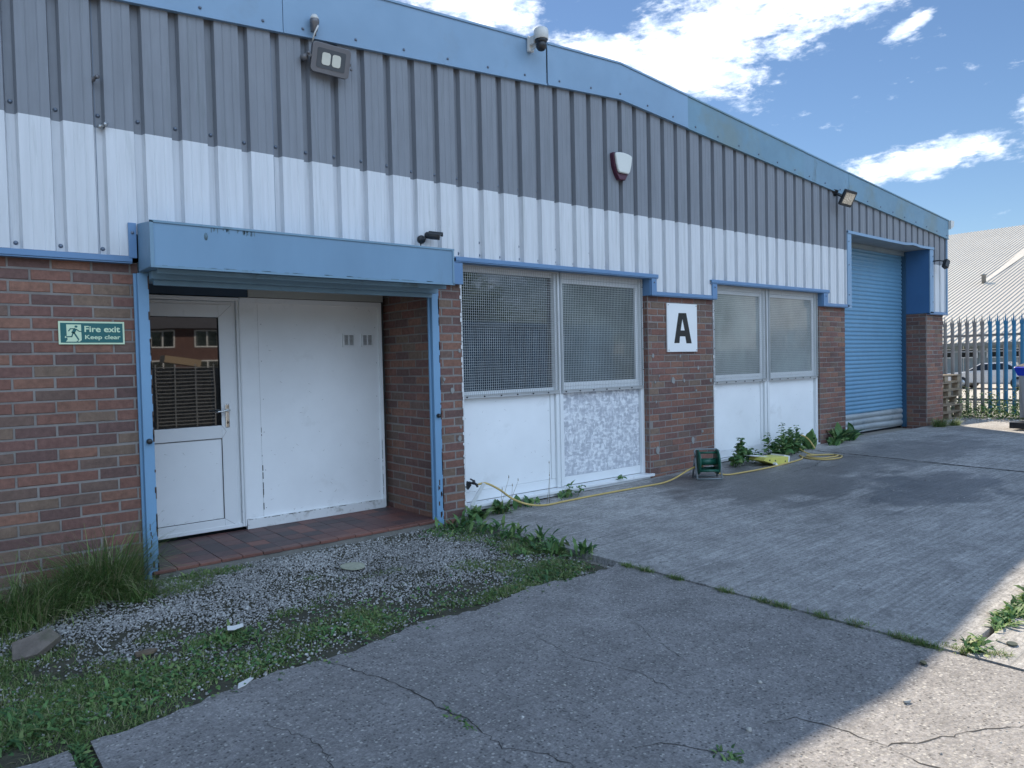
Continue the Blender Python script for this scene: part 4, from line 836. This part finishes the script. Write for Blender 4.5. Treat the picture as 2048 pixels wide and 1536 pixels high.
# ------------------------------------------------------------------ grass and weeds
def blades(name, x, y, z, L, wd, m, lean=.6, curl=.5, parent=None, seg=3, azim=None):
    n = len(x); a = rng.uniform(0, 6.28, n) if azim is None else azim; le = np.abs(rng.normal(lean, .3, n)); cu = np.abs(rng.normal(curl, .25, n)); dx, dy = np.cos(a), np.sin(a); px, py = -dy, dx
    V = np.zeros((n, 2 * seg + 1, 3)); cx, cy, cz = x.copy(), y.copy(), z.copy()
    for k_ in range(seg + 1):
        f_ = k_ / seg
        if k_ > 0:
            th = np.clip(le + cu * (k_ - 1) / seg * 1.6, 0, 2.1); cx = cx + dx * np.sin(th) * L / seg; cy = cy + dy * np.sin(th) * L / seg; cz = cz + np.cos(th) * L / seg
        ww = wd * (1 - f_ ** 1.6) * .5
        if k_ < seg: V[:, 2 * k_] = np.stack([cx - px * ww, cy - py * ww, cz], -1); V[:, 2 * k_ + 1] = np.stack([cx + px * ww, cy + py * ww, cz], -1)
        else: V[:, 2 * seg] = np.stack([cx, cy, cz], -1)
    T = []
    for k_ in range(seg - 1): T += [(2 * k_, 2 * k_ + 1, 2 * k_ + 3), (2 * k_, 2 * k_ + 3, 2 * k_ + 2)]
    T += [(2 * seg - 2, 2 * seg - 1, 2 * seg)]
    T = np.array(T); Fc = (T[None] + (np.arange(n) * (2 * seg + 1))[:, None, None]).reshape(-1, 3)
    return npmesh(name, V.reshape(-1, 3), Fc, m, parent)
# ragged jagged leaves (dandelion, dock seedlings): polygon leaf bent along its length
def leaves(name, x, y, z, L, m, lean=1.0, aspect=.26, jag=.35, azim=None, parent=None, seg=6):
    n = len(x); a = rng.uniform(0, 6.28, n) if azim is None else azim; dx, dy = np.cos(a), np.sin(a); px, py = -dy, dx; le = np.clip(rng.normal(lean, .3, n), .05, 1.6); roll = rng.normal(0, .5, n)
    V = np.zeros((n, 2 * (seg + 1), 3)); cx, cy, cz = x.copy(), y.copy(), z.copy()
    for k_ in range(seg + 1):
        f_ = k_ / seg
        if k_ > 0: th = np.clip(le + (f_ - .3) * 1.0, 0, 2.2); cx = cx + dx * np.sin(th) * L / seg; cy = cy + dy * np.sin(th) * L / seg; cz = cz + np.cos(th) * L / seg
        ww = L * aspect * (math.sin(math.pi * min(1, .06 + .94 * f_) ** .8) * .5 + .03) * ((1 - jag) if k_ % 2 else 1)
        if k_ == seg: ww = ww * 0 + .0005
        rz = np.sin(roll) * ww * .7 + .25 * ww
        V[:, 2 * k_] = np.stack([cx - px * ww, cy - py * ww, cz + rz], -1); V[:, 2 * k_ + 1] = np.stack([cx + px * ww, cy + py * ww, cz + .25 * ww - np.sin(roll) * ww * .7], -1)
    T = np.array([(2 * k_, 2 * k_ + 1, 2 * k_ + 3, 2 * k_ + 2) for k_ in range(seg)]); Fc = (T[None] + (np.arange(n) * 2 * (seg + 1))[:, None, None]).reshape(-1, 4)
    return npmesh(name, V.reshape(-1, 3), Fc, m, parent, True)
GP = [(.2, -1.75, .9, .55, 1.2), (1.0, -1.85, .7, .28, 1.2), (1.7, -1.72, .7, .30, .95), (2.4, -1.72, .6, .25, .55), (.95, -1.2, .22, .10, .9), (1.12, -1.48, .35, .14, 1.1), (1.55, -1.33, .40, .10, .8), (1.85, -1.2, .25, .08, .55), (.2, -1.1, .5, .35, .9),
      (3.52, -1.3, .22, .6, 1.5), (3.42, -.45, .24, .30, 1.3), (3.3, -1.72, .45, .30, 1.35), (3.05, -1.3, .40, .22, .8), (2.6, -1.85, .7, .14, .9), (2.5, -1.32, .25, .07, .5), (1.48, -.17, .30, .10, 2.2), (1.27, -.38, .2, .12, 1.7), (2.0, -.75, .2, .05, .8), (2.45, -1.0, .25, .06, .8), (1.75, -1.0, .2, .05, .8), (.1, -.5, .5, .4, 1.0), (2.1, -.9, .15, .06, .5), (1.9, -.62, .12, .05, .4), (2.8, -.35, .5, .05, .5)]
N = 420000; x = rng.uniform(-.6, 3.68, N); y = rng.uniform(-2.22, -.06, N); d = inpatch(x, y, GP); d = d * (.0 + .95 * vnoise(x, y, 4.2, 9) + .6 * vnoise(x, y, 13, 4)); keep = (rng.random(N) < np.clip(d - .36, 0, 1) * 1.0) & (y > np.interp(x, xs, yy) - .05); x, y = x[keep], y[keep]; n = len(x)
tag(blades('grass', x, y, np.full(n, -.02), rng.uniform(.02, .065, n), rng.uniform(.0025, .0048, n), GRASS, .85, .8), kind='stuff')
N = 60000; x = rng.uniform(-.6, 3.68, N); y = rng.uniform(-2.24, -.06, N); d = inpatch(x, y, [(.3, -1.9, .9, .28, 1.2), (1.1, -1.95, .7, .16, 1.1), (1.7, -1.82, .5, .2, .8), (1.12, -1.5, .3, .18, 1.2), (3.52, -1.2, .20, .65, 1.6), (3.42, -.4, .24, .28, 1.4), (3.3, -1.7, .4, .28, 1.2), (1.45, -.2, .3, .12, 1.6), (2.4, -1.75, .5, .2, .4)])
d *= (.0 + 1.2 * vnoise(x, y, 4, 21) ** 1.4 + .3 * vnoise(x, y, 15, 22)); keep = (rng.random(N) < np.clip(d - .25, 0, 1) * .5); x, y = x[keep], y[keep]; n = len(x)
tag(leaves('ground_weeds', x, y, np.full(n, -.015), rng.uniform(.022, .075, n), LEAF, 1.05, .26, .4), kind='stuff')
N = 30000; x = rng.uniform(-.6, 3.6, N); y = rng.uniform(-2.2, -.2, N); d = inpatch(x, y, [(.6, -1.85, 1.0, .3, 1.), (1.8, -1.75, .7, .28, .8), (3.2, -1.75, .5, .2, .6)]) * (.2 + vnoise(x, y, 7, 33)); keep = rng.random(N) < d * .5; x, y = x[keep], y[keep]; n = len(x)
tag(leaves('clover', x, y, np.full(n, -.005) + rng.uniform(0, .015, n), rng.uniform(.012, .026, n), LEAF, 1.35, .85, .05, seg=3), kind='stuff')

def rosette(name, pts, label, cat='weed', Lr=(.08, .16), nl=14, jag=.4, asp=.26, lean=.9, spread=.05, group=None, m=LEAF):
    e = empty(name, (pts[0], pts[1], (0 if pts[0] < 3.66 else zg(pts[0]))), 0, label, cat, group); n = nl
    leaves('leaves', rng.normal(0, spread, n), rng.normal(0, spread * .6, n), np.zeros(n), rng.uniform(*Lr, n), m, lean, asp, jag, parent=e); return e
# docks and dandelions along the slab joint
i = 0
for (x, y, nl, s_) in [(3.60, -.55, 40, .08), (3.64, -.85, 34, .07), (3.66, -1.12, 34, .07), (3.62, -1.38, 34, .07), (3.55, -.25, 44, .10), (3.68, -1.62, 26, .06)]:
    rosette('dandelion_plant', (x, y), ['dandelion clump on the gravel edge, second from the wall along the slab joint', 'dandelion clump third from the wall along the slab joint', 'dandelion clump fourth from the wall along the slab joint', 'dandelion clump fifth from the wall along the slab joint', 'dense green weed clump at the foot of the right porch guide', 'low dandelion clump nearest the tip of the grass triangle'][i], 'weed', (.07, .16), nl, .42, .24, .75, s_, 'dandelions along the slab joint'); i += 1
# joint weeds, sunlit strip at right
N = 1500; t_ = rng.random(N); x = 3.74 + 1.6 * t_ + rng.normal(0, .01, N); y = -4.08 + rng.normal(0, .026, N); d = vnoise(x, y, 4, 2); keep = (rng.random(N) < np.clip((d - .2) * 1.6, 0, 1)); x, y = x[keep], y[keep]; n = len(x)
tag(leaves('joint_weeds', x, y, zgn(x) - .01, rng.uniform(.03, .085, n), LEAF, .9, .3, .35), 'bright sunlit weeds along the slab joint at the right edge', None, None, 'stuff')
P = [(3.675, -2.44), (3.68, -3.05), (3.68, -3.17), (3.70, -3.58), (3.69, -3.8), (3.68, -3.88), (3.68, -3.93), (3.72, -4.05), (3.76, -4.14), (3.665, -2.05), (3.67, -2.2), (3.68, -2.8), (3.69, -3.4), (3.79, -4.2)]
x = np.concatenate([rng.normal(px_ + .012, .012, 220) for px_, _ in P]); y = np.concatenate([rng.normal(py_, .03, 220) for _, py_ in P]); n = len(x)
tag(blades('joint_grass', x, y, np.full(n, -.005), rng.uniform(.025, .06, n), rng.uniform(.003, .005, n), GRASS, .8, .8), kind='stuff')
x = np.concatenate([rng.normal(.41, .012, 500), rng.normal(2.16, .02, 90), rng.normal(1.6, .01, 60)]); y = np.concatenate([rng.uniform(-3.2, -2.2, 500), rng.normal(-3.88, .03, 90), rng.normal(-3.04, .05, 60)]); n = len(x)
tag(leaves('joint_grass', x, y, np.full(n, -.01), rng.uniform(.015, .045, n), LEAF, .95, .3, .3), kind='stuff')

# tall grass tufts at the left wall
def tuft(x, y, n, rad, H, label, dry=0):
    e = empty('grass_tuft', (x, y, 0 if x < 3.66 else zg(x)), 0, label, 'grass', 'tall grass tufts'); a = rng.uniform(0, 6.28, n); r_ = rad * np.sqrt(rng.random(n)); bx, by = r_ * np.cos(a), r_ * np.sin(a) * .6
    out = a + rng.normal(0, .7, n); out = np.where(by > 0, np.where(rng.random(n) < .6, -np.abs(out % 3.14), out), out); Ls = H * rng.uniform(.45, 1.12, n)
    blades('blades', bx, by, np.full(n, -.02), Ls, rng.uniform(.004, .0075, n), GRASS, .30, .85, e, 6, out); return e
tuft(.86, -.26, 1100, .18, .56, 'tallest dark green grass tuft against the brick wall left of the porch guide')
tuft(.60, -.34, 800, .18, .42, 'medium grass tuft left of the tallest one against the wall')
tuft(.34, -.50, 900, .24, .42, 'tall grass tuft at the left edge of the picture')
tuft(.02, -.55, 500, .22, .40, 'grass tuft just beyond the left picture edge')
tuft(1.00, -.42, 300, .10, .22, 'low grass tuft in front of the tallest one, touching the gravel')
tuft(13.98, -.16, 500, .14, .26, 'grass tuft at the foot of the far corner pier'); tuft(14.4, -.25, 350, .14, .2, 'second grass tuft right of the far corner pier')

# nettles
def nettle(x, y, h, n, label):
    e = empty('nettle_plant', (x, y, zg(x)), 0, label, 'weed', 'nettles against the wall')
    b = MB(); lx, ly, lz, la, LL = [], [], [], [], []
    for s_ in range(n):
        bx, by = random.gauss(0, .07 if n > 2 else .03), random.gauss(0, .05); hh = h * random.uniform(.45, 1); tx, ty = bx + random.gauss(0, .06), by - abs(random.gauss(0, .05))
        P = [Vector((bx, by, 0)).lerp(Vector((tx, ty, hh)), i / 6) + Vector((0, 0, 0)) for i in range(7)]; b.tube(P, [.003] * 4 + [.0022, .0018, .001], 0, 5); k_ = 0; z = .04
        while z < hh:
            p = Vector((bx, by, 0)).lerp(Vector((tx, ty, hh)), z / hh); 
            for q_ in (0, math.pi): lx.append(p.x); ly.append(p.y); lz.append(p.z); la.append(q_ + k_ * 1.57 + random.gauss(0, .25)); LL.append(.125 * (1 - .62 * z / hh) * random.uniform(.8, 1.25))
            z += .038 - .014 * z / hh; k_ += 1
    b.build('stems', LEAF, e); leaves('leaves', np.array(lx), np.array(ly), np.array(lz), np.array(LL), LEAF, 1.2, .62, .14, np.array(la), e); return e
nettle(7.74, -.24, .42, 4, 'young nettle in front of the second window, left of the yellow box')
nettle(7.55, -.26, .17, 7, 'low spreading weeds between the hose reel and the yellow box'); nettle(8.0, -.22, .2, 6, 'low weeds directly behind the yellow box')
nettle(8.82, -.28, .46, 9, 'tallest bushy nettle in front of the second window'); nettle(8.55, -.24, .34, 7, 'bushy nettle left of the tallest one, before the window mullion'); nettle(9.05, -.26, .28, 6, 'short nettle right of the tallest one')
nettle(5.02, -.06, .24, 2, 'small nettle sprig under the first window mullion'); nettle(5.88, -.05, .13, 1, 'tiny sprig below the smeared board sill')
def dock(x, y, nl, L, label, asp=.34): return rosette('dock_plant', (x, y), label, 'weed', (L * .6, L), nl, .08, asp, .55, .06, 'broad leaved docks')
dock(9.55, -.16, 12, .34, 'broad leaved dock right of the nettles by the brick pier'); dock(10.35, -.14, 16, .34, 'dark dock at the foot of the brick pier beside the shutter'); dock(10.85, -.1, 16, .32, 'wide dock leaves spilling before the roller shutter'); dock(10.1, -.2, 18, .16, 'low weeds under the brick pier left of the shutter')
dock(4.1, -.14, 26, .17, 'leafy weed clump below the tap and first window'); dock(4.45, -.1, 16, .13, 'smaller leafy weed under the first window sill'); dock(3.80, -.16, 36, .18, 'leafy weed clump beside the plastic offcut'); dock(4.9, -.12, 14, .12, 'low leafy weed below the nettle sprig')
e = empty('dry_stalks', (4.05, -.16, 0), 0, 'thin dry brown stalks leaning in front of the first window panel', 'weed')
b = MB()
for x0_, z1_, dx_ in ((-.02, .34, .12), (.06, .30, .15), (.0, .24, .02), (.13, .26, .01), (.62, .42, -.02), (.58, .3, .02)):
    b.tube([(x0_, 0, 0), (x0_ + dx_ * .5, -.02, z1_ * .5), (x0_ + dx_, -.03, z1_)], [.0022, .0018, .0012], 0, 5); b.lathe([(.001, 0), (.005, .008), (.001, .03)], Matrix.Translation((x0_ + dx_, -.03, z1_)), 0, 6)
b.build('stalk', DRY, e)

# ------------------------------------------------------------------ beyond the corner: pallets, fence, bin
def pallet_proto():
    e = empty('wooden_pallet', (0, 0, 0)); b = MB()
    for i in range(7): b.box(-.6, .6, -.5 + i * .15, -.5 + i * .15 + .1, .122, .144)
    b.build('deck', WOOD, e); b = MB()
    for yy_ in (-.5, -.05, .4):
        b.box(-.6, .6, yy_, yy_ + .1, 0, .02)
        for xx in (-.6, -.07, .46): b.box(xx, xx + .14, yy_, yy_ + .1, .02, .098)
    for xx in (-.6, -.07, .46): b.box(xx, xx + .14, -.5, .5, .0985, .1215)
    b.build('block', WOOD, e); return e
pp = pallet_proto()
names = ['bottom pallet of the stack behind the far corner pier', 'second pallet from the bottom of the stack behind the pier', 'third pallet from the bottom of the stack behind the pier', 'fourth pallet from the bottom of the stack behind the pier', 'fifth pallet from the bottom, slightly askew, behind the pier', 'top pallet of the stack behind the far corner pier']
for i in range(6):
    o = pp if i == 0 else copy_tree(pp); o.location = (15.72 + random.uniform(-.04, .05), .82 + random.uniform(-.04, .04), zg(15.8) + i * .146); o.rotation_euler = (0, 0, R(random.uniform(-5, 5)) + 1.57 * 0)
    tag(o, names[i], 'pallet', 'pallets stacked behind the corner')

FX = 16.9
FB = mat('fence_blue', (.045, .22, .40), .45, v=.12, dirt=.3, dcol=(.1, .16, .2)); FG = mat('fence_primer', (.27, .255, .25), .55, v=.2, dirt=.35, dcol=(.26, .24, .22))
fe = empty('palisade_fence', (FX, 0, zg(FX)), 0, 'steel palisade fence with split pointed tops, blue and brown grey pales, beside the building corner', 'fence')
def pale(y):
    b = MB(); sec = [(-.0, -.034), (.016, -.030), (.022, -.012), (.022, .012), (.016, .030), (0, .034)]; sec2 = [(x - .003, yy_) for x, yy_ in reversed(sec)]
    P = [(-x, yy_) for x, yy_ in sec] + [(-x, yy_) for x, yy_ in sec2]
    n = len(P); b.add([(p[0], p[1] + y, z) for z in (.06, 1.93) for p in P], [(i, (i + 1) % n, (i + 1) % n + n, i + n) for i in range(n)])
    for s_ in (-1, 0, 1):
        yc = y + s_ * .022; lean = s_ * .024; hh = 2.02 if s_ else 2.10; o_ = -.016 if s_ else -.024
        wd_ = .026 if s_ == 0 else .016; b.add([(o_, yc - wd_, 1.86), (o_, yc + wd_, 1.86), (o_ + .006, yc + wd_, 1.86), (o_ + .006, yc - wd_, 1.86), (o_ - (.012 if s_ else 0), yc + lean * .8, hh)], [(0, 1, 4), (1, 2, 4), (2, 3, 4), (3, 0, 4)])
    return b
y = -4.9; k_ = 0
while y < 4.2:
    pale(y).build('pale', FB if y < .02 else FG, fe); y += .139; k_ += 1
b = MB()
for z in (.34, 1.66): b.box(.0, .04, -5, 4.3, z - .025, z + .025)
b.build('rail', FG, fe)
for yy_ in (-4.2, -1.45, 1.3, 4.0): b = MB(); b.box(.045, .12, yy_ - .05, yy_ + .05, 0, 1.95); b.build('post', FG, fe)
# second, thinner fence beyond
e = empty('steel_railing', (23.2, 0, zg(23.2) - .0), 0, 'thin grey steel railing farther off behind the palisade fence', 'fence')
b = MB()
for z in (.18, 1.62): b.box(-.02, .02, -6, 9, z - .02, z + .02)
b.build('rail', GALV, e)
for i in range(40): b = MB(); y = -5.8 + i * .37; b.box(-.035, .0, y - .028, y + .028, 0, 1.78); b.build('post', FG, e)

# weeds under the fence
N = 2400; x = rng.normal(16.6, .3, N); y = rng.uniform(-3.5, 2.2, N); n = N
tag(leaves('fence_weeds', x, y, zgn(x) + rng.random(N) ** 2 * .36 * (.4 + vnoise(x, y, 2, 8)), rng.uniform(.05, .13, n), LEAF, 1.0, .4, .2), 'leafy weeds growing along the foot of the palisade fence', None, None, 'stuff')
x = rng.normal(17.3, .5, 1500); y = rng.uniform(-3.5, 3, 1500); n = 1500
tag(blades('fence_grass', x, y, zgn(x), rng.uniform(.15, .5, n), rng.uniform(.004, .008, n), GRASS, .25, .5), 'tall sunlit grass behind the palisade fence', None, None, 'stuff')
# cow parsley like flower heads
for i, (y, h) in enumerate(((.35, .62), (-.15, .5), (-.62, .66), (-1.0, .5))):
    e = empty('flowering_weed', (16.65, y, zg(16.6)), 0, ['flowering weed nearest the pallets at the palisade fence', 'short flowering weed second from the pallets', 'tall pale flowering weed before the blue pales', 'flowering weed beside the metal bin'][i], 'weed', 'flowering weeds at the fence')
    b = MB(); 
    for s_ in range(4): b.tube([(random.gauss(0, .03), random.gauss(0, .05), 0), (random.gauss(0, .08), random.gauss(0, .1), h * random.uniform(.7, 1))], .004, 0, 5)
    b.build('stem', LEAF, e); n = 120; leaves('leaves', rng.normal(0, .08, n), rng.normal(0, .12, n), rng.uniform(.05, h, n), rng.uniform(.03, .08, n), islandramp('pale_leaf', [(0, (.12, .16, .06)), (1, (.4, .42, .25))], .7, .2, 20, 0, trans=.3) if i == 0 else bpy.data.materials['pale_leaf'], 1.0, .4, .2, parent=e)
# stones and rubble at the fence foot
x = rng.normal(15.9, .35, 300); y = rng.uniform(-2.2, .6, 300)
tag(stones('rubble', x, y, zgn(x), rng.lognormal(math.log(.018), .4, 300), GRAV), 'small rubble scattered before the palisade fence', None, None, 'stuff')
# bin
e = empty('metal_bin', (14.27, -1.79, zg(14)), R(-8), 'galvanised wheeled bin with a bright blue lid at the right edge', 'bin')
b = MB()
def taper(b, w0, d0, w1, d1, z0, z1, m=0):
    v = [(-w0, -d0, z0), (w0, -d0, z0), (w0, d0, z0), (-w0, d0, z0), (-w1, -d1, z1), (w1, -d1, z1), (w1, d1, z1), (-w1, d1, z1)]; b.add(v, [(0, 3, 2, 1), (4, 5, 6, 7), (0, 1, 5, 4), (1, 2, 6, 5), (2, 3, 7, 6), (3, 0, 4, 7)], m)
taper(b, .26, .34, .30, .40, .16, .93); 
for x_ in (-.22, .22): b.box(x_ - .02, x_ + .02, -.42, .42, .2, .9)
b.build('body', mat('bin_steel', (.5, .47, .44), .5, .3, v=.15, dirt=.35, dcol=(.3, .27, .25)), e, .01)
b = MB(); taper(b, .31, .42, .34, .46, .90, 1.02); taper(b, .35, .47, .33, .45, 1.021, 1.05); b.build('lid_skirt', mat('bright_blue_plastic', (.015, .05, .55), .35, v=.08), e, .01)
b = MB(); taper(b, .33, .45, .2, .3, 1.051, 1.13); b.build('lid', BLACK, e, .01)
b = MB(); b.box(-.36, .36, .44, .52, .03, .13); b.box(-.36, -.28, -.52, .44, .03, .13); b.box(.28, .36, -.52, .44, .03, .13); b.build('base_frame', BLACK, e, .005)
for sx_ in (-.2, .2):
    for sy_ in (-.3, .3): b = MB(); b.lathe([(.02, -.02), (.06, -.018), (.06, .018), (.02, .02)], Matrix.Translation((sx_, sy_, .06)) @ Matrix.Rotation(R(90), 4, 'Y'), 0, 14); b.build('wheel', BLACK, e)

# ------------------------------------------------------------------ warehouse and cars far off
WX = 53.; WR = 92.5; ZE = 1.95; SL = .327
e = empty('warehouse', (WX, 0, -.55), 0, 'large pale ribbed metal roofed warehouse beyond the fence at right', 'building')
b = MB(); rx = .33; yA, yB = -45, 34; y = yA; V = []; Fc = []
x0_, x1_ = -.8, WR - WX; z0_, z1_ = ZE + .55 - .8 * SL * 0, ZE + .55 + x1_ * SL
while y < yB:
    b.quad((x0_, y, z0_), (x0_, y + .23, z0_), (x1_, y + .23, z1_), (x1_, y, z1_)); b.quad((x0_, y + .23, z0_), (x0_, y + .25, z0_ + .06), (x1_, y + .25, z1_ + .06), (x1_, y + .23, z1_)); b.quad((x0_, y + .25, z0_ + .06), (x0_, y + .31, z0_ + .06), (x1_, y + .31, z1_ + .06), (x1_, y + .25, z1_ + .06)); b.quad((x0_, y + .31, z0_ + .06), (x0_, y + .33, z0_), (x1_, y + .33, z1_), (x1_, y + .31, z1_ + .06)); y += .33
b.build('roof', mat('pale_roof_sheet', (.44, .425, .39), .6, v=.06, vs=.1), e)
b = MB(); px0, px1 = 15.2, x1_; b.add([(px0, 16.65, z0_ + (px0 - x0_) * (z1_ - z0_) / (x1_ - x0_) + .075), (px0, 16.35, z0_ + (px0 - x0_) * (z1_ - z0_) / (x1_ - x0_) + .075), (x1_, 15.6, z1_ + .075), (x1_, 17.4, z1_ + .075)], [(0, 1, 2, 3)]); b.build('roof_flashing', mat('smooth_flashing', (.50, .485, .45), .6), e)
b = MB(); zp = z0_ + (15.0 - x0_) * (z1_ - z0_) / (x1_ - x0_); b.lathe([(.16, -.1), (.16, .62), (.24, .63), (.24, .72)], Matrix.Translation((15.0, 16.5, zp)), 0, 14); b.build('roof_vent', mat('vent_metal', (.3, .3, .29), .6), e)
b = MB()
y = yA
while y < yB: b.box(0, .1, y, y + .86, 0, z0_ + .25); b.box(-.04, 0, y + .87, y + .97, 0, z0_ + .25); y += 1.0
b.build('wall', mat('grey_wall_sheet', (.25, .30, .32), .6, v=.1), e)
b = MB(); b.box(-1.0, -.78, yA, yB, z0_ - .18, z0_ + .02); b.build('gutter', mat('gutter_grey', (.16, .18, .18), .6), e)
for i in range(22):
    y = -6 + i * 1.5; b = MB(); frame(b, y, y + 1.0, 1.55, 2.15, 0, .05, .06); o = b.build('window', UPVC, e); 
    for v in o.data.vertices: v.co = (-.06 - v.co.y, v.co.x, v.co.z)
    b = MB(); b.box(-.065, -.05, y + .06, y + .94, 1.61, 2.09); b.build('pane', GLASS, o)

def car(x, y, rz, colour, label):
    e = empty('parked_car', (x, y, -.58), rz, label, 'car', 'cars parked by the warehouse')
    prof = [(-2.1, .32), (-2.12, .62), (-2.0, .82), (-1.1, .93), (-.45, 1.36), (.75, 1.42), (1.5, 1.05), (2.0, .95), (2.1, .6), (2.08, .32)]
    b = MB(); n = len(prof); ys = [(-.84, 1), (-.78, 1), (.78, 1), (.84, 1)]; W_ = lambda z: .84 if z < .95 else .84 - (z - .95) * .42
    b.add([(p[0], s_ * W_(p[1]), p[1]) for s_ in (-1, 1) for p in prof], [tuple(range(n)), tuple(range(2 * n - 1, n - 1, -1))] + [(i, i + n, (i + 1) % n + n, (i + 1) % n) for i in range(n)])
    b.build('body', mat('car_paint', colour, .25, v=.03, coat=.7), e, .05)
    b = MB()
    for s_ in (-1, 1):
        P = [(-.98, .97), (-.42, 1.31), (.7, 1.36), (1.32, 1.05)]; b.add([(px_, s_ * (W_(pz) + .006), pz) for px_, pz in P], [(0, 1, 2, 3)])
    b.add([(-1.07, -.70, .955), (-1.07, .70, .955), (-.48, .60, 1.345), (-.48, -.60, 1.345)], [(0, 1, 2, 3)]); b.add([(.80, -.60, 1.405), (.80, .60, 1.405), (1.47, .70, 1.08), (1.47, -.70, 1.08)], [(0, 1, 2, 3)]); b.build('window', GLASS, e)
    for sx_ in (-1.3, 1.3):
        for s_ in (-1, 1):
            b = MB(); b.lathe([(.2, -.1), (.31, -.1), (.33, -.07), (.33, .07), (.31, .1), (.2, .1)], Matrix.Translation((sx_, s_ * .78, .33)) @ Matrix.Rotation(R(90), 4, 'X'), 0, 20); wv = b.build('wheel', BLACK, e)
            b = MB(); b.lathe([(.02, -.105), (.2, -.105), (.2, .105), (.02, .105)], Matrix.Translation((sx_, s_ * .78, .33)) @ Matrix.Rotation(R(90), 4, 'X'), 0, 14); b.build('rim', GALV, wv)
    for s_ in (-.6, .6): b = MB(); b.box(-2.14, -2.08, s_ - .15, s_ + .15, .62, .76); b.build('headlight', CAMW, e, .02)
car(44.3, 8.4, R(-90), (.62, .64, .66), 'white car parked before the far warehouse, left of the blue one'); car(45.6, 3.9, R(90), (.06, .20, .55), 'blue car parked before the far warehouse')

# ------------------------------------------------------------------ behind the viewpoint: what the glass reflects
e = empty('terraced_house', (14, -46, 0), 0, 'red brick terraced houses with dark roof across the yard, seen only mirrored in the glass', 'building')
b = MB(); b.box(-18, 16, -8, 0, -.1, 4.3); b.build('wall', mat('far_brick', (.13, .075, .065), .9, v=.2), e)
b = MB(); b.prism([(.5, 4.2), (-4, 7.9), (-8.5, 4.2)], -18.4, 16.4, 0, 'yz'); b.build('roof', mat('dark_roof_tiles', (.05, .05, .06), .7, v=.2), e)
for i in range(11):
    for z in (.8, 2.9):
        b = MB(); frame(b, -17 + i * 3.0, -15.4 + i * 3.0, z, z + 1.2, -.0, .05, .08); b.box(-16.24 + i * 3, -16.16 + i * 3, 0, .05, z + .08, z + 1.12); o = b.build('window', UPVC, e); b = MB(); b.box(-16.9 + i * 3, -15.5 + i * 3, .001, .012, z + .08, z + 1.1); b.build('pane', GLASS, o)
def cage(x, y, i):
    e = empty('stacked_crates', (x, y, 0), R(random.uniform(-4, 4)), ['tall stack of flattened wire crates across the yard, left of three', 'middle stack of flattened wire crates across the yard', 'right hand stack of flattened wire crates across the yard'][i], 'crate stack', 'crate stacks across the yard')
    b = MB()
    for k_ in range(20): z = .1 + k_ * .07; b.box(-.55, .55, .36, .40, z, z + .012); b.box(-.55, .55, -.4, -.38, z, z + .012)
    for xx in (-.55, -.2, .2, .54): b.box(xx, xx + .02, .37, .39, 0, 1.5)
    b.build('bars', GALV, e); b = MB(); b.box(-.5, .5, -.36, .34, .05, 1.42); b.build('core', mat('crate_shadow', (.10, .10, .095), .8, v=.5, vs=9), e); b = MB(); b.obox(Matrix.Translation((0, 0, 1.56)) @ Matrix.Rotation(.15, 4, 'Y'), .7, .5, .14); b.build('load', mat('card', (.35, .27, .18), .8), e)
for i, x in enumerate((2.9, 4.1, 5.3)): cage(x, -8.6, i)
def tree(x, y, h, label):
    e = empty('tree', (x, y, 0), 0, label, 'tree', 'trees across the yard'); b = MB(); b.tube([(0, 0, 0), (.1, 0, h * .3), (0, .2, h * .6), (.1, .1, h * .9)], [.25, .2, .13, .04], 0, 8)
    for k_ in range(7): a = k_ * 2.4; b.tube([(0, 0, h * (.3 + k_ * .07)), (math.cos(a) * h * .2, math.sin(a) * h * .2, h * (.45 + k_ * .07))], [.08, .02], 0, 6)
    b.build('trunk', DRY, e); n = 5000; c = rng.integers(0, 16, n); cc = rng.normal(0, 1, (16, 3)) * np.array([h * .18, h * .18, h * .17]) + np.array([0, 0, h * .62]); p = cc[c] + rng.normal(0, h * .085, (n, 3))
    leaves('crown', p[:, 0], p[:, 1], p[:, 2], rng.uniform(.16, .34, n), LEAF, 1.0, .5, .1, parent=e, seg=2)
for i, (x, y, h) in enumerate(((22, -14, 6.5), (27, -17, 7.5), (17.5, -19, 5), (33, -20, 8))): tree(x, y, h, ['tree across the yard, nearest and left of the group', 'large tree across the yard, middle of the group', 'smallest tree across the yard', 'tallest tree across the yard at the far end'][i])
e = empty('shipping_container', (14.0, -11.5, 0), R(-3), 'blue steel storage container across the yard', 'container')
b = MB(); x = -3.
while x < 3: b.box(x, x + .15, -1.2, 1.2, .1, 2.4); b.box(x + .15, x + .3, -1.16, 1.16, .1, 2.4); x += .3
b.build('body', BLUED, e); b = MB(); b.box(-3.05, 3.05, -1.25, 1.25, 0, .1); b.box(-3.05, 3.05, -1.25, 1.25, 2.4, 2.5); b.build('frame', BLUED, e)
